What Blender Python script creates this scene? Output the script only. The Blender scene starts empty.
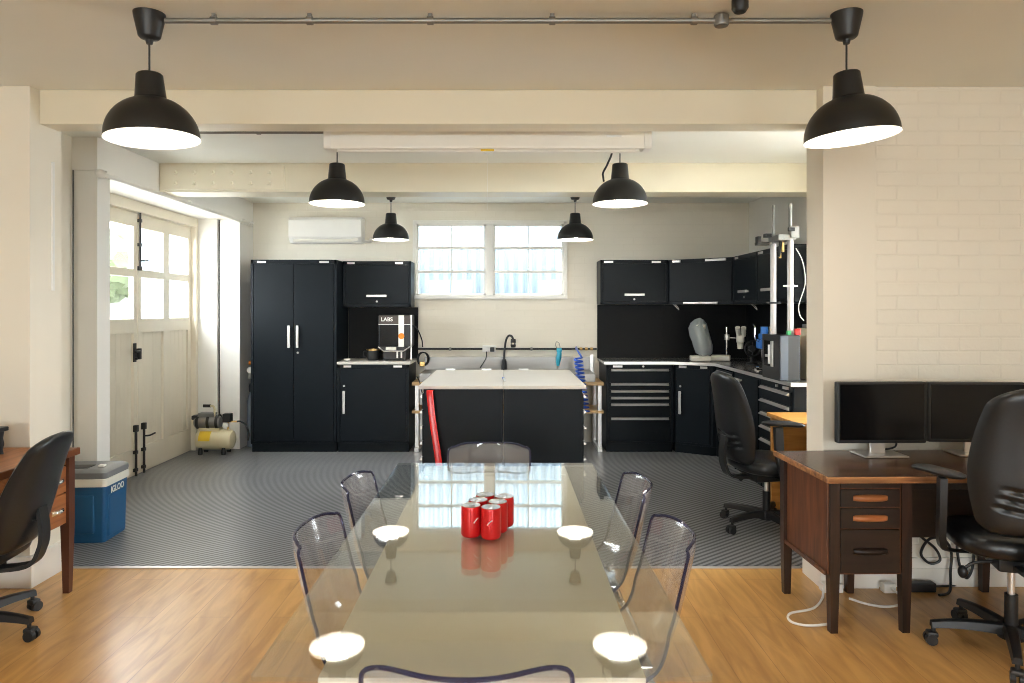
import bpy, bmesh, math, random
from mathutils import Vector, Matrix
random.seed(7)
sc = bpy.context.scene
COL = sc.collection
PI = math.pi
def R(d): return math.radians(d)

# ------------------------------------------------------------------ camera, sky, exposure
cam_d = bpy.data.cameras.new('camera')
cam = bpy.data.objects.new('camera', cam_d); COL.objects.link(cam)
cam.location = (0, 0, 1.5); cam.rotation_euler = (R(90), 0, 0)
cam_d.sensor_width = 36.0; cam_d.lens = 700.0 / 1024 * 36.0
cam_d.shift_x = 7.0 / 1024; cam_d.shift_y = -31.5 / 1024
cam_d.clip_start = 0.05
cam_d.dof.use_dof = True; cam_d.dof.focus_distance = 5.5; cam_d.dof.aperture_fstop = 7.0
sc.camera = cam
sc.view_settings.view_transform = 'Standard'; sc.view_settings.look = 'None'
sc.view_settings.gamma = 1.0; sc.view_settings.use_curve_mapping = False
sc.view_settings.exposure = 1.08
SKY = 15.0
w = bpy.data.worlds.new('sky'); sc.world = w; w.use_nodes = True
bg = w.node_tree.nodes['Background']
bg.inputs[0].default_value = (0.89, 0.955, 1.0, 1); bg.inputs[1].default_value = SKY
BULB = 24.0
sc.cycles.caustics_reflective = False; sc.cycles.caustics_refractive = False
sc.cycles.transparent_max_bounces = 24
sc.cycles.max_bounces = 12; sc.cycles.diffuse_bounces = 6; sc.cycles.glossy_bounces = 5
sc.cycles.sample_clamp_indirect = 8.0; sc.cycles.filter_width = 1.0
def portal(loc, rot, sx, sy):
    d = bpy.data.lights.new('daylight_portal', 'AREA'); d.shape = 'RECTANGLE'; d.size = sx; d.size_y = sy
    d.cycles.is_portal = True
    o = bpy.data.objects.new('daylight_portal', d); COL.objects.link(o); o.location = loc; o.rotation_euler = rot
portal((-3.28, 6.38, 1.83), (0, R(-90), 0), 0.95, 2.3)       # glazed garage doors, light travels +X
portal((-0.17, 7.93, 2.07), (R(-90), 0, 0), 1.75, 0.9)       # rear window, light travels -Y
portal((-1.55, -3.9, 1.65), (R(90), 0, 0), 1.3, 1.5)         # unseen windows added behind the photographer
portal((1.55, -3.9, 1.65), (R(90), 0, 0), 1.3, 1.5)
portal((2.755, 4.60, 1.65), (0, R(90), 0), 1.5, 1.1)          # unseen side window added behind the right pillar

# ------------------------------------------------------------------ mesh helper
class MB:
    def __init__(s): s.bm = bmesh.new()
    def box(s, x0, x1, y0, y1, z0, z1, bev=0, seg=2, M=None):
        c = Matrix.Translation(((x0+x1)/2, (y0+y1)/2, (z0+z1)/2)) @ Matrix.Diagonal((abs(x1-x0), abs(y1-y0), abs(z1-z0), 1))
        if M is not None: c = M @ c
        r = bmesh.ops.create_cube(s.bm, size=1, matrix=c)
        if bev:
            es = list({e for v in r['verts'] for e in v.link_edges})
            bmesh.ops.bevel(s.bm, geom=es, offset=bev, segments=seg, affect='EDGES', profile=0.5)
        return s
    def ring(s, pts): return [s.bm.verts.new(p) for p in pts]
    def skin(s, rings, closed=True, cap=True, loop=False):
        n = len(rings[0])
        rr = rings + ([rings[0]] if loop else [])
        for a, b in zip(rr[:-1], rr[1:]):
            for i in range(n if closed else n-1):
                j = (i+1) % n
                try: s.bm.faces.new((a[i], a[j], b[j], b[i]))
                except ValueError: pass
        if cap and not loop:
            for q, f in ((rings[0], True), (rings[-1], False)):
                try: s.bm.faces.new(list(reversed(q)) if f else q)
                except ValueError: pass
        return s
    def loft(s, ringpts, closed=True, cap=True, loop=False):
        return s.skin([s.ring(r) for r in ringpts], closed, cap, loop)
    def cyl(s, p0, p1, r0, r1=None, n=16, cap=True):
        r1 = r0 if r1 is None else r1
        p0, p1 = Vector(p0), Vector(p1); d = (p1-p0).normalized()
        a = d.orthogonal().normalized(); b = d.cross(a)
        f = lambda c, r: [c + (a*math.cos(2*PI*i/n) + b*math.sin(2*PI*i/n))*r for i in range(n)]
        return s.loft([f(p0, r0), f(p1, r1)], True, cap)
    def tube(s, pts, r, n=8, loop=False, sub=0, rad=None):
        P = [Vector(p) for p in pts]
        if sub: P = smooth(P, sub, loop)
        m = len(P); rings = []
        up = None
        for i, p in enumerate(P):
            if loop: t = (P[(i+1) % m] - P[i-1]).normalized()
            else: t = (P[min(i+1, m-1)] - P[max(i-1, 0)]).normalized()
            if up is None: up = t.orthogonal().normalized()
            up = (up - t*up.dot(t))
            up = up.normalized() if up.length > 1e-6 else t.orthogonal().normalized()
            b = t.cross(up)
            q = rad(i/(m-1)) if rad else r
            rings.append([p + (up*math.cos(2*PI*k/n) + b*math.sin(2*PI*k/n))*q for k in range(n)])
        return s.loft(rings, True, True, loop)
    def lathe(s, prof, n=32, c=(0, 0, 0), M=None, cap=False):
        c = Vector(c); rings = []
        for r, z in prof:
            ring = [Vector((r*math.cos(2*PI*i/n), r*math.sin(2*PI*i/n), z)) + c for i in range(n)]
            rings.append([M @ p for p in ring] if M is not None else ring)
        return s.loft(rings, True, cap)
    def prism(s, poly, lo, hi, axis='z', bev=0, seg=2):
        f = {'z': lambda p, h: (p[0], p[1], h), 'y': lambda p, h: (p[0], h, p[1]), 'x': lambda p, h: (h, p[0], p[1])}[axis]
        a = s.ring([f(p, lo) for p in poly]); b = s.ring([f(p, hi) for p in poly])
        s.skin([a, b])
        if bev:
            es = list({e for v in a+b for e in v.link_edges})
            bmesh.ops.bevel(s.bm, geom=es, offset=bev, segments=seg, affect='EDGES', profile=0.5)
        return s
    def ball(s, c, r, sc3=(1, 1, 1), u=20, v=12):
        bmesh.ops.create_uvsphere(s.bm, u_segments=u, v_segments=v, radius=r, matrix=Matrix.Translation(c) @ Matrix.Diagonal((*sc3, 1)))
        return s
    def xf(s, M): bmesh.ops.transform(s.bm, matrix=M, verts=s.bm.verts); return s
    def mesh(s, name, mat, ang=35):
        bmesh.ops.recalc_face_normals(s.bm, faces=s.bm.faces)
        me = bpy.data.meshes.new(name); s.bm.to_mesh(me); s.bm.free()
        for p in me.polygons: p.use_smooth = True
        me.set_sharp_from_angle(angle=R(ang))
        me.materials.append(mat)
        return me

def smooth(P, sub, loop=False):
    out = []; m = len(P)
    for i in range(m if loop else m-1):
        g = (lambda k: P[k % m]) if loop else (lambda k: P[max(0, min(m-1, k))])
        a, b, c, d = g(i-1), g(i), g(i+1), g(i+2)
        for k in range(sub):
            t = k/sub
            out.append(0.5*((2*b) + (c-a)*t + (2*a-5*b+4*c-d)*t*t + (3*b-a-3*c+d)*t**3))
    if not loop: out.append(P[-1])
    return out

def link(name, data, parent=None, loc=None, rz=0):
    o = bpy.data.objects.new(name, data); COL.objects.link(o)
    if parent is not None: o.parent = parent
    if loc is not None: o.location = loc
    o.rotation_euler = (0, 0, rz)
    if data is not None:
        wn_ = o.modifiers.new('weighted_normal', 'WEIGHTED_NORMAL'); wn_.keep_sharp = True; wn_.weight = 80
    return o
def thing(name, label, cat, loc=(0, 0, 0), rz=0, group=None):
    o = link(name, None, None, loc, rz); o.empty_display_size = 0.1
    o['label'] = label; o['category'] = cat
    if group: o['group'] = group
    return o
def part(name, mb, mat, parent, label=None, ang=35, loc=None, rz=0):
    o = link(name, mb.mesh(name, mat, ang), parent, loc, rz)
    if label: o['label'] = label
    return o
def single(name, mb, mat, label, cat, loc=(0, 0, 0), rz=0, group=None, ang=35):
    o = link(name, mb.mesh(name, mat, ang), None, loc, rz)
    o['label'] = label; o['category'] = cat
    if group: o['group'] = group
    return o
def struct(name, mb, mat, parent=None):
    o = link(name, mb.mesh(name, mat), parent)
    if parent is None: o['kind'] = 'structure'
    return o
def relabel(o, label, group=None):
    o['label'] = label
    if group: o['group'] = group
def text_part(name, body, size, mat, parent, M, ext=0.0006, bold=0.0):
    c = bpy.data.curves.new(name, 'FONT'); c.body = body; c.size = size; c.extrude = ext; c.offset = bold
    c.align_x = 'CENTER'; c.align_y = 'CENTER'
    t = bpy.data.objects.new('text_source', c); COL.objects.link(t)
    dg = bpy.context.evaluated_depsgraph_get()
    me = bpy.data.meshes.new_from_object(t.evaluated_get(dg))
    bpy.data.objects.remove(t); me.transform(M); me.materials.clear(); me.materials.append(mat)
    return link(name, me, parent)

# ------------------------------------------------------------------ materials
def base(name):
    m = bpy.data.materials.new(name); m.use_nodes = True
    nt = m.node_tree; return m, nt, nt.nodes['Principled BSDF']
def N(nt, t, **kw):
    n = nt.nodes.new(t)
    for k, v in kw.items(): setattr(n, k, v)
    return n
def rgb(c): return (c[0], c[1], c[2], 1)
def mixc(nt, fac, a, b, blend='MIX'):
    n = N(nt, 'ShaderNodeMix', data_type='RGBA', blend_type=blend)
    for s, v in ((0, fac), (6, a), (7, b)):
        if hasattr(v, 'is_output'): nt.links.new(v, n.inputs[s])
        elif s == 0: n.inputs[0].default_value = v
        else: n.inputs[s].default_value = rgb(v)
    return n.outputs[2]
def M_(name, col, rough=0.5, metal=0.0, noise=0.0, nscale=8.0, bump=0.0, bscale=200.0, stretch=(1, 1, 1), spec=0.5, coat=0.0):
    m, nt, p = base(name)
    p.inputs['Roughness'].default_value = rough; p.inputs['Metallic'].default_value = metal
    p.inputs['Specular IOR Level'].default_value = spec; p.inputs['Coat Weight'].default_value = coat
    p.inputs['Base Color'].default_value = rgb(col)
    tc = N(nt, 'ShaderNodeTexCoord'); mp = N(nt, 'ShaderNodeMapping'); mp.inputs['Scale'].default_value = stretch
    nt.links.new(tc.outputs['Object'], mp.inputs['Vector'])
    nz = N(nt, 'ShaderNodeTexNoise'); nz.inputs['Scale'].default_value = nscale; nz.inputs['Detail'].default_value = 5
    nt.links.new(mp.outputs[0], nz.inputs['Vector'])
    k = noise if noise else 0.04
    c = mixc(nt, nz.outputs['Fac'], [x*(1-k) for x in col], [min(1, x*(1+k)) for x in col])
    nt.links.new(c, p.inputs['Base Color'])
    if bump:
        n2 = N(nt, 'ShaderNodeTexNoise'); n2.inputs['Scale'].default_value = bscale
        nt.links.new(mp.outputs[0], n2.inputs['Vector'])
        b = N(nt, 'ShaderNodeBump'); b.inputs['Strength'].default_value = bump; b.inputs['Distance'].default_value = 0.002
        nt.links.new(n2.outputs['Fac'], b.inputs['Height']); nt.links.new(b.outputs[0], p.inputs['Normal'])
    return m
def emit(name, col, s):
    m, nt, p = base(name); p.inputs['Base Color'].default_value = rgb(col)
    p.inputs['Emission Color'].default_value = rgb(col); p.inputs['Emission Strength'].default_value = s
    return m
def thin_glass(name, tint=(1, 1, 1), gloss=(1, 1, 1), ior=1.5, rough=0.0, haze=0.0, hazecol=(0.7, 0.7, 0.7)):
    m, nt, p = base(name); out = nt.nodes['Material Output']
    g = N(nt, 'ShaderNodeNewGeometry'); mr = N(nt, 'ShaderNodeMapRange')
    mr.inputs['To Min'].default_value = ior; mr.inputs['To Max'].default_value = 1/ior
    nt.links.new(g.outputs['Backfacing'], mr.inputs['Value'])
    fr = N(nt, 'ShaderNodeFresnel'); nt.links.new(mr.outputs[0], fr.inputs['IOR'])
    t = N(nt, 'ShaderNodeBsdfTransparent'); t.inputs[0].default_value = rgb(tint)
    gl = N(nt, 'ShaderNodeBsdfGlossy'); gl.inputs['Color'].default_value = rgb(gloss); gl.inputs['Roughness'].default_value = rough
    mx = N(nt, 'ShaderNodeMixShader'); nt.links.new(fr.outputs[0], mx.inputs[0])
    nt.links.new(t.outputs[0], mx.inputs[1]); nt.links.new(gl.outputs[0], mx.inputs[2])
    res = mx.outputs[0]
    if haze:
        d = N(nt, 'ShaderNodeBsdfDiffuse'); d.inputs[0].default_value = rgb(hazecol)
        m2 = N(nt, 'ShaderNodeMixShader'); m2.inputs[0].default_value = haze
        nt.links.new(res, m2.inputs[1]); nt.links.new(d.outputs[0], m2.inputs[2]); res = m2.outputs[0]
    nt.links.new(res, out.inputs['Surface']); nt.nodes.remove(p)
    return m
def wood(name, c1, c2, rough=0.4, axis=0, scale=1.0, coat=0.0):
    m, nt, p = base(name); p.inputs['Roughness'].default_value = rough; p.inputs['Coat Weight'].default_value = coat
    tc = N(nt, 'ShaderNodeTexCoord'); mp = N(nt, 'ShaderNodeMapping')
    s = [14*scale]*3; s[axis] = 1.2*scale; mp.inputs['Scale'].default_value = s
    nt.links.new(tc.outputs['Object'], mp.inputs['Vector'])
    nz = N(nt, 'ShaderNodeTexNoise'); nz.inputs['Scale'].default_value = 2.2; nz.inputs['Detail'].default_value = 8; nz.inputs['Distortion'].default_value = 0.8
    nt.links.new(mp.outputs[0], nz.inputs['Vector'])
    cr = N(nt, 'ShaderNodeValToRGB'); cr.color_ramp.elements[0].position = 0.32; cr.color_ramp.elements[1].position = 0.7
    cr.color_ramp.elements[0].color = rgb(c1); cr.color_ramp.elements[1].color = rgb(c2)
    nt.links.new(nz.outputs['Fac'], cr.inputs[0]); nt.links.new(cr.outputs[0], p.inputs['Base Color'])
    return m
def floor_wood():
    m, nt, p = base('oak_laminate')
    tc = N(nt, 'ShaderNodeTexCoord'); sp = N(nt, 'ShaderNodeSeparateXYZ'); cb = N(nt, 'ShaderNodeCombineXYZ')
    nt.links.new(tc.outputs['Object'], sp.inputs[0]); nt.links.new(sp.outputs['Y'], cb.inputs['X']); nt.links.new(sp.outputs['X'], cb.inputs['Y'])
    br = N(nt, 'ShaderNodeTexBrick'); br.offset = 0.37
    for k, v in (('Scale', 1.0), ('Mortar Size', 0.0016), ('Brick Width', 1.3), ('Row Height', 0.19), ('Bias', 0.0), ('Mortar Smooth', 0.2)): br.inputs[k].default_value = v
    br.inputs['Color1'].default_value = rgb((0.55, 0.31, 0.105)); br.inputs['Color2'].default_value = rgb((0.63, 0.37, 0.135)); br.inputs['Mortar'].default_value = rgb((0.38, 0.20, 0.07))
    nt.links.new(cb.outputs[0], br.inputs['Vector'])
    mp = N(nt, 'ShaderNodeMapping'); mp.inputs['Scale'].default_value = (9, 1.3, 1); nt.links.new(tc.outputs['Object'], mp.inputs[0])
    nz = N(nt, 'ShaderNodeTexNoise'); nz.inputs['Scale'].default_value = 1.6; nz.inputs['Detail'].default_value = 8; nz.inputs['Distortion'].default_value = 1.2
    nt.links.new(mp.outputs[0], nz.inputs['Vector'])
    cr = N(nt, 'ShaderNodeValToRGB'); cr.color_ramp.elements[0].position = 0.3; cr.color_ramp.elements[1].position = 0.65
    cr.color_ramp.elements[0].color = rgb((0.72, 0.66, 0.58)); cr.color_ramp.elements[1].color = rgb((1.05, 1.03, 1.0))
    nt.links.new(nz.outputs['Fac'], cr.inputs[0])
    c = mixc(nt, 1.0, br.outputs['Color'], cr.outputs[0], 'MULTIPLY'); nt.links.new(c, p.inputs['Base Color'])
    p.inputs['Roughness'].default_value = 0.28
    b = N(nt, 'ShaderNodeBump'); b.inputs['Strength'].default_value = 0.15; b.inputs['Distance'].default_value = 0.001
    nt.links.new(br.outputs['Fac'], b.inputs['Height']); b.invert = True; nt.links.new(b.outputs[0], p.inputs['Normal'])
    return m
def rubber_floor():
    m, nt, p = base('ribbed_rubber')
    tc = N(nt, 'ShaderNodeTexCoord'); mp = N(nt, 'ShaderNodeMapping'); mp.inputs['Rotation'].default_value = (0, 0, R(52))
    nt.links.new(tc.outputs['Object'], mp.inputs[0])
    wv = N(nt, 'ShaderNodeTexWave', wave_type='BANDS', bands_direction='X'); wv.inputs['Scale'].default_value = 8.5
    nt.links.new(mp.outputs[0], wv.inputs['Vector'])
    cr = N(nt, 'ShaderNodeValToRGB'); cr.color_ramp.elements[0].position = 0.35; cr.color_ramp.elements[1].position = 0.6
    nt.links.new(wv.outputs['Fac'], cr.inputs[0])
    c = mixc(nt, cr.outputs[0], (0.05, 0.052, 0.056), (0.29, 0.295, 0.305))
    nz = N(nt, 'ShaderNodeTexNoise'); nz.inputs['Scale'].default_value = 1.3; nz.inputs['Detail'].default_value = 4
    nt.links.new(tc.outputs['Object'], nz.inputs['Vector'])
    mr = N(nt, 'ShaderNodeMapRange'); mr.inputs['To Min'].default_value = 0.75; mr.inputs['To Max'].default_value = 1.2
    nt.links.new(nz.outputs['Fac'], mr.inputs['Value'])
    c2 = mixc(nt, 1.0, c, mr.outputs[0], 'MULTIPLY'); nt.links.new(c2, p.inputs['Base Color'])
    p.inputs['Roughness'].default_value = 0.30
    b = N(nt, 'ShaderNodeBump'); b.inputs['Strength'].default_value = 0.4; b.inputs['Distance'].default_value = 0.003
    nt.links.new(cr.outputs[0], b.inputs['Height']); nt.links.new(b.outputs[0], p.inputs['Normal'])
    return m
def painted_brick(name, col, strength=0.5, horiz='X'):
    m, nt, p = base(name); p.inputs['Roughness'].default_value = 0.6
    tc = N(nt, 'ShaderNodeTexCoord'); sp = N(nt, 'ShaderNodeSeparateXYZ'); cb = N(nt, 'ShaderNodeCombineXYZ')
    nt.links.new(tc.outputs['Object'], sp.inputs[0]); nt.links.new(sp.outputs[horiz], cb.inputs['X']); nt.links.new(sp.outputs['Z'], cb.inputs['Y'])
    br = N(nt, 'ShaderNodeTexBrick')
    for k, v in (('Scale', 1.0), ('Mortar Size', 0.006), ('Brick Width', 0.225), ('Row Height', 0.075), ('Mortar Smooth', 0.6)): br.inputs[k].default_value = v
    nt.links.new(cb.outputs[0], br.inputs['Vector'])
    nz = N(nt, 'ShaderNodeTexNoise'); nz.inputs['Scale'].default_value = 3; nz.inputs['Detail'].default_value = 6
    nt.links.new(tc.outputs['Object'], nz.inputs['Vector'])
    c = mixc(nt, nz.outputs['Fac'], [x*0.95 for x in col], [min(1, x*1.04) for x in col])
    c = mixc(nt, br.outputs['Fac'], c, [x*0.985 for x in col]); nt.links.new(c, p.inputs['Base Color'])
    n2 = N(nt, 'ShaderNodeTexNoise'); n2.inputs['Scale'].default_value = 40; nt.links.new(tc.outputs['Object'], n2.inputs['Vector'])
    ad = N(nt, 'ShaderNodeMath', operation='MULTIPLY_ADD'); ad.inputs[1].default_value = -1.0
    nt.links.new(br.outputs['Fac'], ad.inputs[0]); nt.links.new(n2.outputs['Fac'], ad.inputs[2])
    b = N(nt, 'ShaderNodeBump'); b.inputs['Strength'].default_value = strength; b.inputs['Distance'].default_value = 0.004
    nt.links.new(ad.outputs[0], b.inputs['Height']); nt.links.new(b.outputs[0], p.inputs['Normal'])
    return m

CREAM = (0.80, 0.75, 0.645)
m_wall = M_('cream_wall_paint', CREAM, 0.6, noise=0.05, nscale=2, bump=0.15, bscale=60)
m_brick = painted_brick('painted_brick_cream', CREAM, 0.5)
m_backwall = painted_brick('painted_brick_rear', CREAM, 0.22)
m_white = M_('white_wall_paint', (0.84, 0.82, 0.775), 0.5, noise=0.03, nscale=3)
m_ceiling = M_('ceiling_paint', (0.85, 0.85, 0.79), 0.7, noise=0.04, nscale=1.5)
m_beam = M_('beam_gloss_paint', (0.80, 0.745, 0.60), 0.35, noise=0.05, nscale=3, stretch=(0.5, 1, 1))
m_door = M_('door_cream_paint', (0.76, 0.69, 0.56), 0.4, noise=0.06, nscale=5)
m_trimw = M_('white_gloss_trim', (0.84, 0.815, 0.76), 0.3)
m_floor = floor_wood(); m_rubber = rubber_floor()
m_black = M_('black_plastic', (0.013, 0.013, 0.014), 0.42)
m_lampblk = M_('lamp_black_enamel', (0.010, 0.0098, 0.0092), 0.40)
m_lampwht = M_('lamp_white_enamel', (0.85, 0.83, 0.78), 0.4)
m_cab = M_('charcoal_cabinet_steel', (0.0055, 0.0085, 0.0115), 0.40, noise=0.08, spec=0.16)
m_cabdk = M_('black_backboard', (0.003, 0.0033, 0.0036), 0.55, spec=0.22)
m_steel = M_('brushed_steel', (0.34, 0.33, 0.315), 0.42, 1.0, noise=0.1, nscale=6, stretch=(1, 30, 30))
m_alu = M_('satin_aluminium', (0.72, 0.70, 0.68), 0.35, 0.85)
m_chrome = M_('chrome', (0.85, 0.85, 0.86), 0.08, 1.0)
m_galv = M_('galvanised_conduit', (0.27, 0.265, 0.255), 0.42, 0.7)
m_top = M_('pale_worktop', (0.62, 0.58, 0.53), 0.3, noise=0.05)
m_leather = M_('black_leatherette', (0.008, 0.009, 0.0105), 0.30, bump=0.2, bscale=400)
m_gplastic = M_('dark_grey_plastic', (0.013, 0.014, 0.0155), 0.42)
m_screen = M_('screen_glass', (0.004, 0.004, 0.0045), 0.18, spec=0.25)
m_desk = wood('dark_mahogany', (0.055, 0.019, 0.008), (0.19, 0.066, 0.024), 0.36, axis=2)
m_deskleg = wood('dark_leg_mahogany', (0.014, 0.007, 0.004), (0.05, 0.019, 0.009), 0.4, axis=2)
m_desktop = wood('worn_mahogany_top', (0.038, 0.020, 0.013), (0.125, 0.062, 0.036), 0.26, axis=0)
m_edge = wood('worn_edge_wood', (0.13, 0.05, 0.018), (0.50, 0.23, 0.08), 0.4, axis=0)
m_handle = wood('orange_wood_handle', (0.36, 0.12, 0.035), (0.52, 0.2, 0.07), 0.4, axis=0)
m_drawdk = wood('very_dark_drawer_wood', (0.010, 0.005, 0.0035), (0.026, 0.011, 0.006), 0.4, axis=0)
m_oak = wood('orange_brown_desk_wood', (0.24, 0.082, 0.024), (0.42, 0.16, 0.05), 0.42, axis=1)
m_pine = wood('pine_board', (0.50, 0.30, 0.12), (0.66, 0.44, 0.22), 0.45, axis=0)
m_orange = wood('orange_pine_top', (0.50, 0.21, 0.04), (0.66, 0.32, 0.08), 0.4, axis=0)
m_red = M_('glossy_red', (0.62, 0.012, 0.012), 0.22)
m_canred = M_('can_red', (0.60, 0.010, 0.012), 0.28, 0.15)
m_can = M_('can_aluminium', (0.75, 0.75, 0.76), 0.28, 0.9)
m_blue = M_('cooler_blue', (0.008, 0.085, 0.21), 0.42, noise=0.06)
m_coolgrey = M_('cooler_grey_lid', (0.19, 0.195, 0.20), 0.45)
m_offwhite = M_('off_white_plastic', (0.74, 0.71, 0.63), 0.4)
m_ivory = M_('ivory_enamel', (0.68, 0.60, 0.40), 0.35)
m_whiteplastic = M_('white_plastic', (0.82, 0.80, 0.76), 0.35)
m_brightblue = M_('bright_blue_paint', (0.02, 0.16, 0.55), 0.35)
m_cyan = M_('cyan_plastic', (0.03, 0.42, 0.60), 0.35)
m_yellow = M_('yellow_label', (0.78, 0.52, 0.03), 0.5)
m_orangedot = M_('orange_label', (0.85, 0.25, 0.01), 0.5)
m_gascyl = M_('grey_blue_cylinder', (0.16, 0.19, 0.22), 0.4)
m_iron = M_('black_iron', (0.02, 0.018, 0.016), 0.5)
m_paper = M_('white_paper', (0.80, 0.79, 0.76), 0.7)
m_green = M_('green_plastic', (0.02, 0.25, 0.08), 0.4)
m_brass = M_('brass', (0.6, 0.4, 0.15), 0.3, 1.0)
m_bulb = emit('bulb_glow', (1.0, 0.95, 0.88), BULB)
m_tableglass = thin_glass('table_glass', (0.93, 0.94, 0.92), ior=1.55)
m_paneglass = thin_glass('window_glass', (0.98, 0.985, 0.98), ior=1.3)
m_poly = thin_glass('clear_polycarbonate', (0.93, 0.93, 0.945), ior=1.6, rough=0.04, haze=0.09, hazecol=(0.75, 0.75, 0.8))
m_polyedge = thin_glass('polycarbonate_rim', (0.30, 0.31, 0.46), ior=1.55, rough=0.05, haze=0.25, hazecol=(0.06, 0.06, 0.16))
m_bag = thin_glass('clear_plastic_bag', (0.80, 0.83, 0.84), ior=1.5, rough=0.15, haze=0.30, hazecol=(0.75, 0.80, 0.82))
m_leaf = M_('painted_glass_leaf', (0.80, 0.75, 0.635), 0.03, spec=0.45)
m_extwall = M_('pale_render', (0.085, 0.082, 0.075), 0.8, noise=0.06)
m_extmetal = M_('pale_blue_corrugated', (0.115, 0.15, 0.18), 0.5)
m_ground = M_('pale_concrete', (0.45, 0.44, 0.42), 0.9)
m_foliage = M_('green_foliage', (0.055, 0.07, 0.03), 0.7, noise=0.5, nscale=12)
m_bark = M_('grey_bark', (0.2, 0.16, 0.12), 0.9)

# ------------------------------------------------------------------ room shell
H = 2.715
struct('floor', MB().box(-3.6, 3.8, -4.1, 4.07, -0.12, 0), m_floor)
struct('floor_workshop', MB().box(-3.6, 3.8, 4.07, 8.2, -0.12, 0.0), m_rubber)
struct('trim_1', MB().box(-2.57, 1.72, 4.06, 4.085, 0.0, 0.006, 0.002), m_alu)
struct('ceiling', MB().box(-3.6, 3.8, -4.1, 8.2, H, H+0.12), m_ceiling)
WX0, WX1, WZ0, WZ1 = -1.04, 0.70, 1.63, 2.51
b = MB(); b.box(-3.5, WX0, 7.95, 8.15, 0, H); b.box(WX1, 3.0, 7.95, 8.15, 0, H)
b.box(WX0, WX1, 7.95, 8.15, 0, WZ0); b.box(WX0, WX1, 7.95, 8.15, WZ1, H)
struct('wall_back', b, m_backwall)
b = MB(); b.box(2.77, 2.95, 4.00, 4.05, 0, H); b.box(2.77, 2.95, 5.15, 7.95, 0, H); b.box(2.77, 2.95, 4.05, 5.15, 0, 0.9); b.box(2.77, 2.95, 4.05, 5.15, 2.4, H)
struct('wall_right', b, m_white)
struct('wall_divider_right', MB().box(2.009, 3.75, 3.815, 4.00, 0, H), m_brick)
struct('wall_divider_pillar', MB().box(1.722, 2.009, 3.79, 4.00, 0, H, 0.004), m_wall)
struct('wall_divider_left', MB().box(-3.35, -2.572, 3.79, 4.06, 0, H, 0.004), m_wall)
b = MB(); b.box(-3.35, -3.04, 4.06, 4.91, 0, H); struct('wall_left', b, m_wall)
b = MB(); b.box(-3.60, -2.86, 4.91, 5.07, 0, 2.48, 0.004); b.box(-3.60, -3.32, 5.07, 5.22, 0, 2.48); struct('wall_left_near_jamb', b, m_white)
b = MB(); b.box(-3.60, -3.10, 7.53, 7.95, 0, 2.48, 0.004); b.box(-3.075, -2.86, 7.55, 7.95, 0, 2.48, 0.004); b.box(-3.10, -3.075, 7.60, 7.95, 0, 2.48)
struct('wall_left_far_jamb', b, m_white)
struct('lintel_left', MB().box(-3.60, -2.86, 4.91, 7.95, 2.48, H, 0.003), m_white)
struct('wall_left_front', MB().box(-3.20, -3.05, -4.0, 3.79, 0, H), m_wall)
struct('wall_right_front', MB().box(3.6, 3.75, -4.0, 3.815, 0, H), m_wall)
b = MB()
for x0, x1, z0, z1 in ((-3.2, -2.2, 0, H), (-0.9, 0.9, 0, H), (2.2, 3.75, 0, H), (-2.2, -0.9, 0, 0.9), (0.9, 2.2, 0, 0.9), (-2.2, -0.9, 2.4, H), (0.9, 2.2, 2.4, H)):
    b.box(x0, x1, -4.1, -3.95, z0, z1)
struct('wall_front', b, m_wall)
struct('ceiling_beam_front', MB().box(-2.572, 1.722, 3.865, 4.03, 2.527, H, 0.004), m_beam)
bm2 = link('ceiling_beam_rear', None, None, (0, 0, 0)); bm2['kind'] = 'structure'
struct('beam', MB().box(-2.86, 2.77, 5.79, 6.05, 2.475, H, 0.004), m_beam, bm2)
b = MB(); b.box(-2.83, -1.82, 5.772, 5.7905, 2.495, 2.69, 0.003)
struct('splice_plate', b, m_beam, bm2)
b = MB()
for i in range(6):
    for z in (2.545, 2.635): b.cyl((-2.72+0.155*i, 5.748, z), (-2.72+0.155*i, 5.773, z), 0.016, 0.019, 6)
struct('bolt_heads', b, m_beam, bm2)
# baseboards
b = MB(); b.box(2.009, 3.6, 3.797, 3.817, 0, 0.155, 0.003); b.box(2.009, 3.6, 3.790, 3.817, 0, 0.10, 0.003); struct('baseboard_right', b, m_trimw)
b = MB(); b.box(1.698, 2.015, 3.766, 3.792, 0, 0.17, 0.004); b.box(1.698, 1.724, 3.79, 4.00, 0, 0.17, 0.004); struct('baseboard_pillar', b, m_trimw)
b = MB(); b.box(-3.05, -2.547, 3.766, 3.792, 0, 0.17, 0.004); b.box(-2.574, -2.547, 3.79, 4.06, 0, 0.17, 0.004); struct('baseboard_left', b, m_trimw)
# dark seams at the left wall corner and far jamb
struct('trim_2', MB().cyl((-3.02, 4.895, 0), (-3.02, 4.895, 2.48), 0.004, n=8), m_iron)
struct('trim_3', MB().cyl((-3.088, 7.59, 0), (-3.088, 7.59, 2.478), 0.010, n=8), m_iron)

single('white_strip', MB().box(-2.5725, -2.562, 3.965, 3.985, 1.61, 2.34, 0.002), m_whiteplastic, 'white vertical strip on the side of the left wall end', 'trunking')  # thin plain white strip set on the return face
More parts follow.
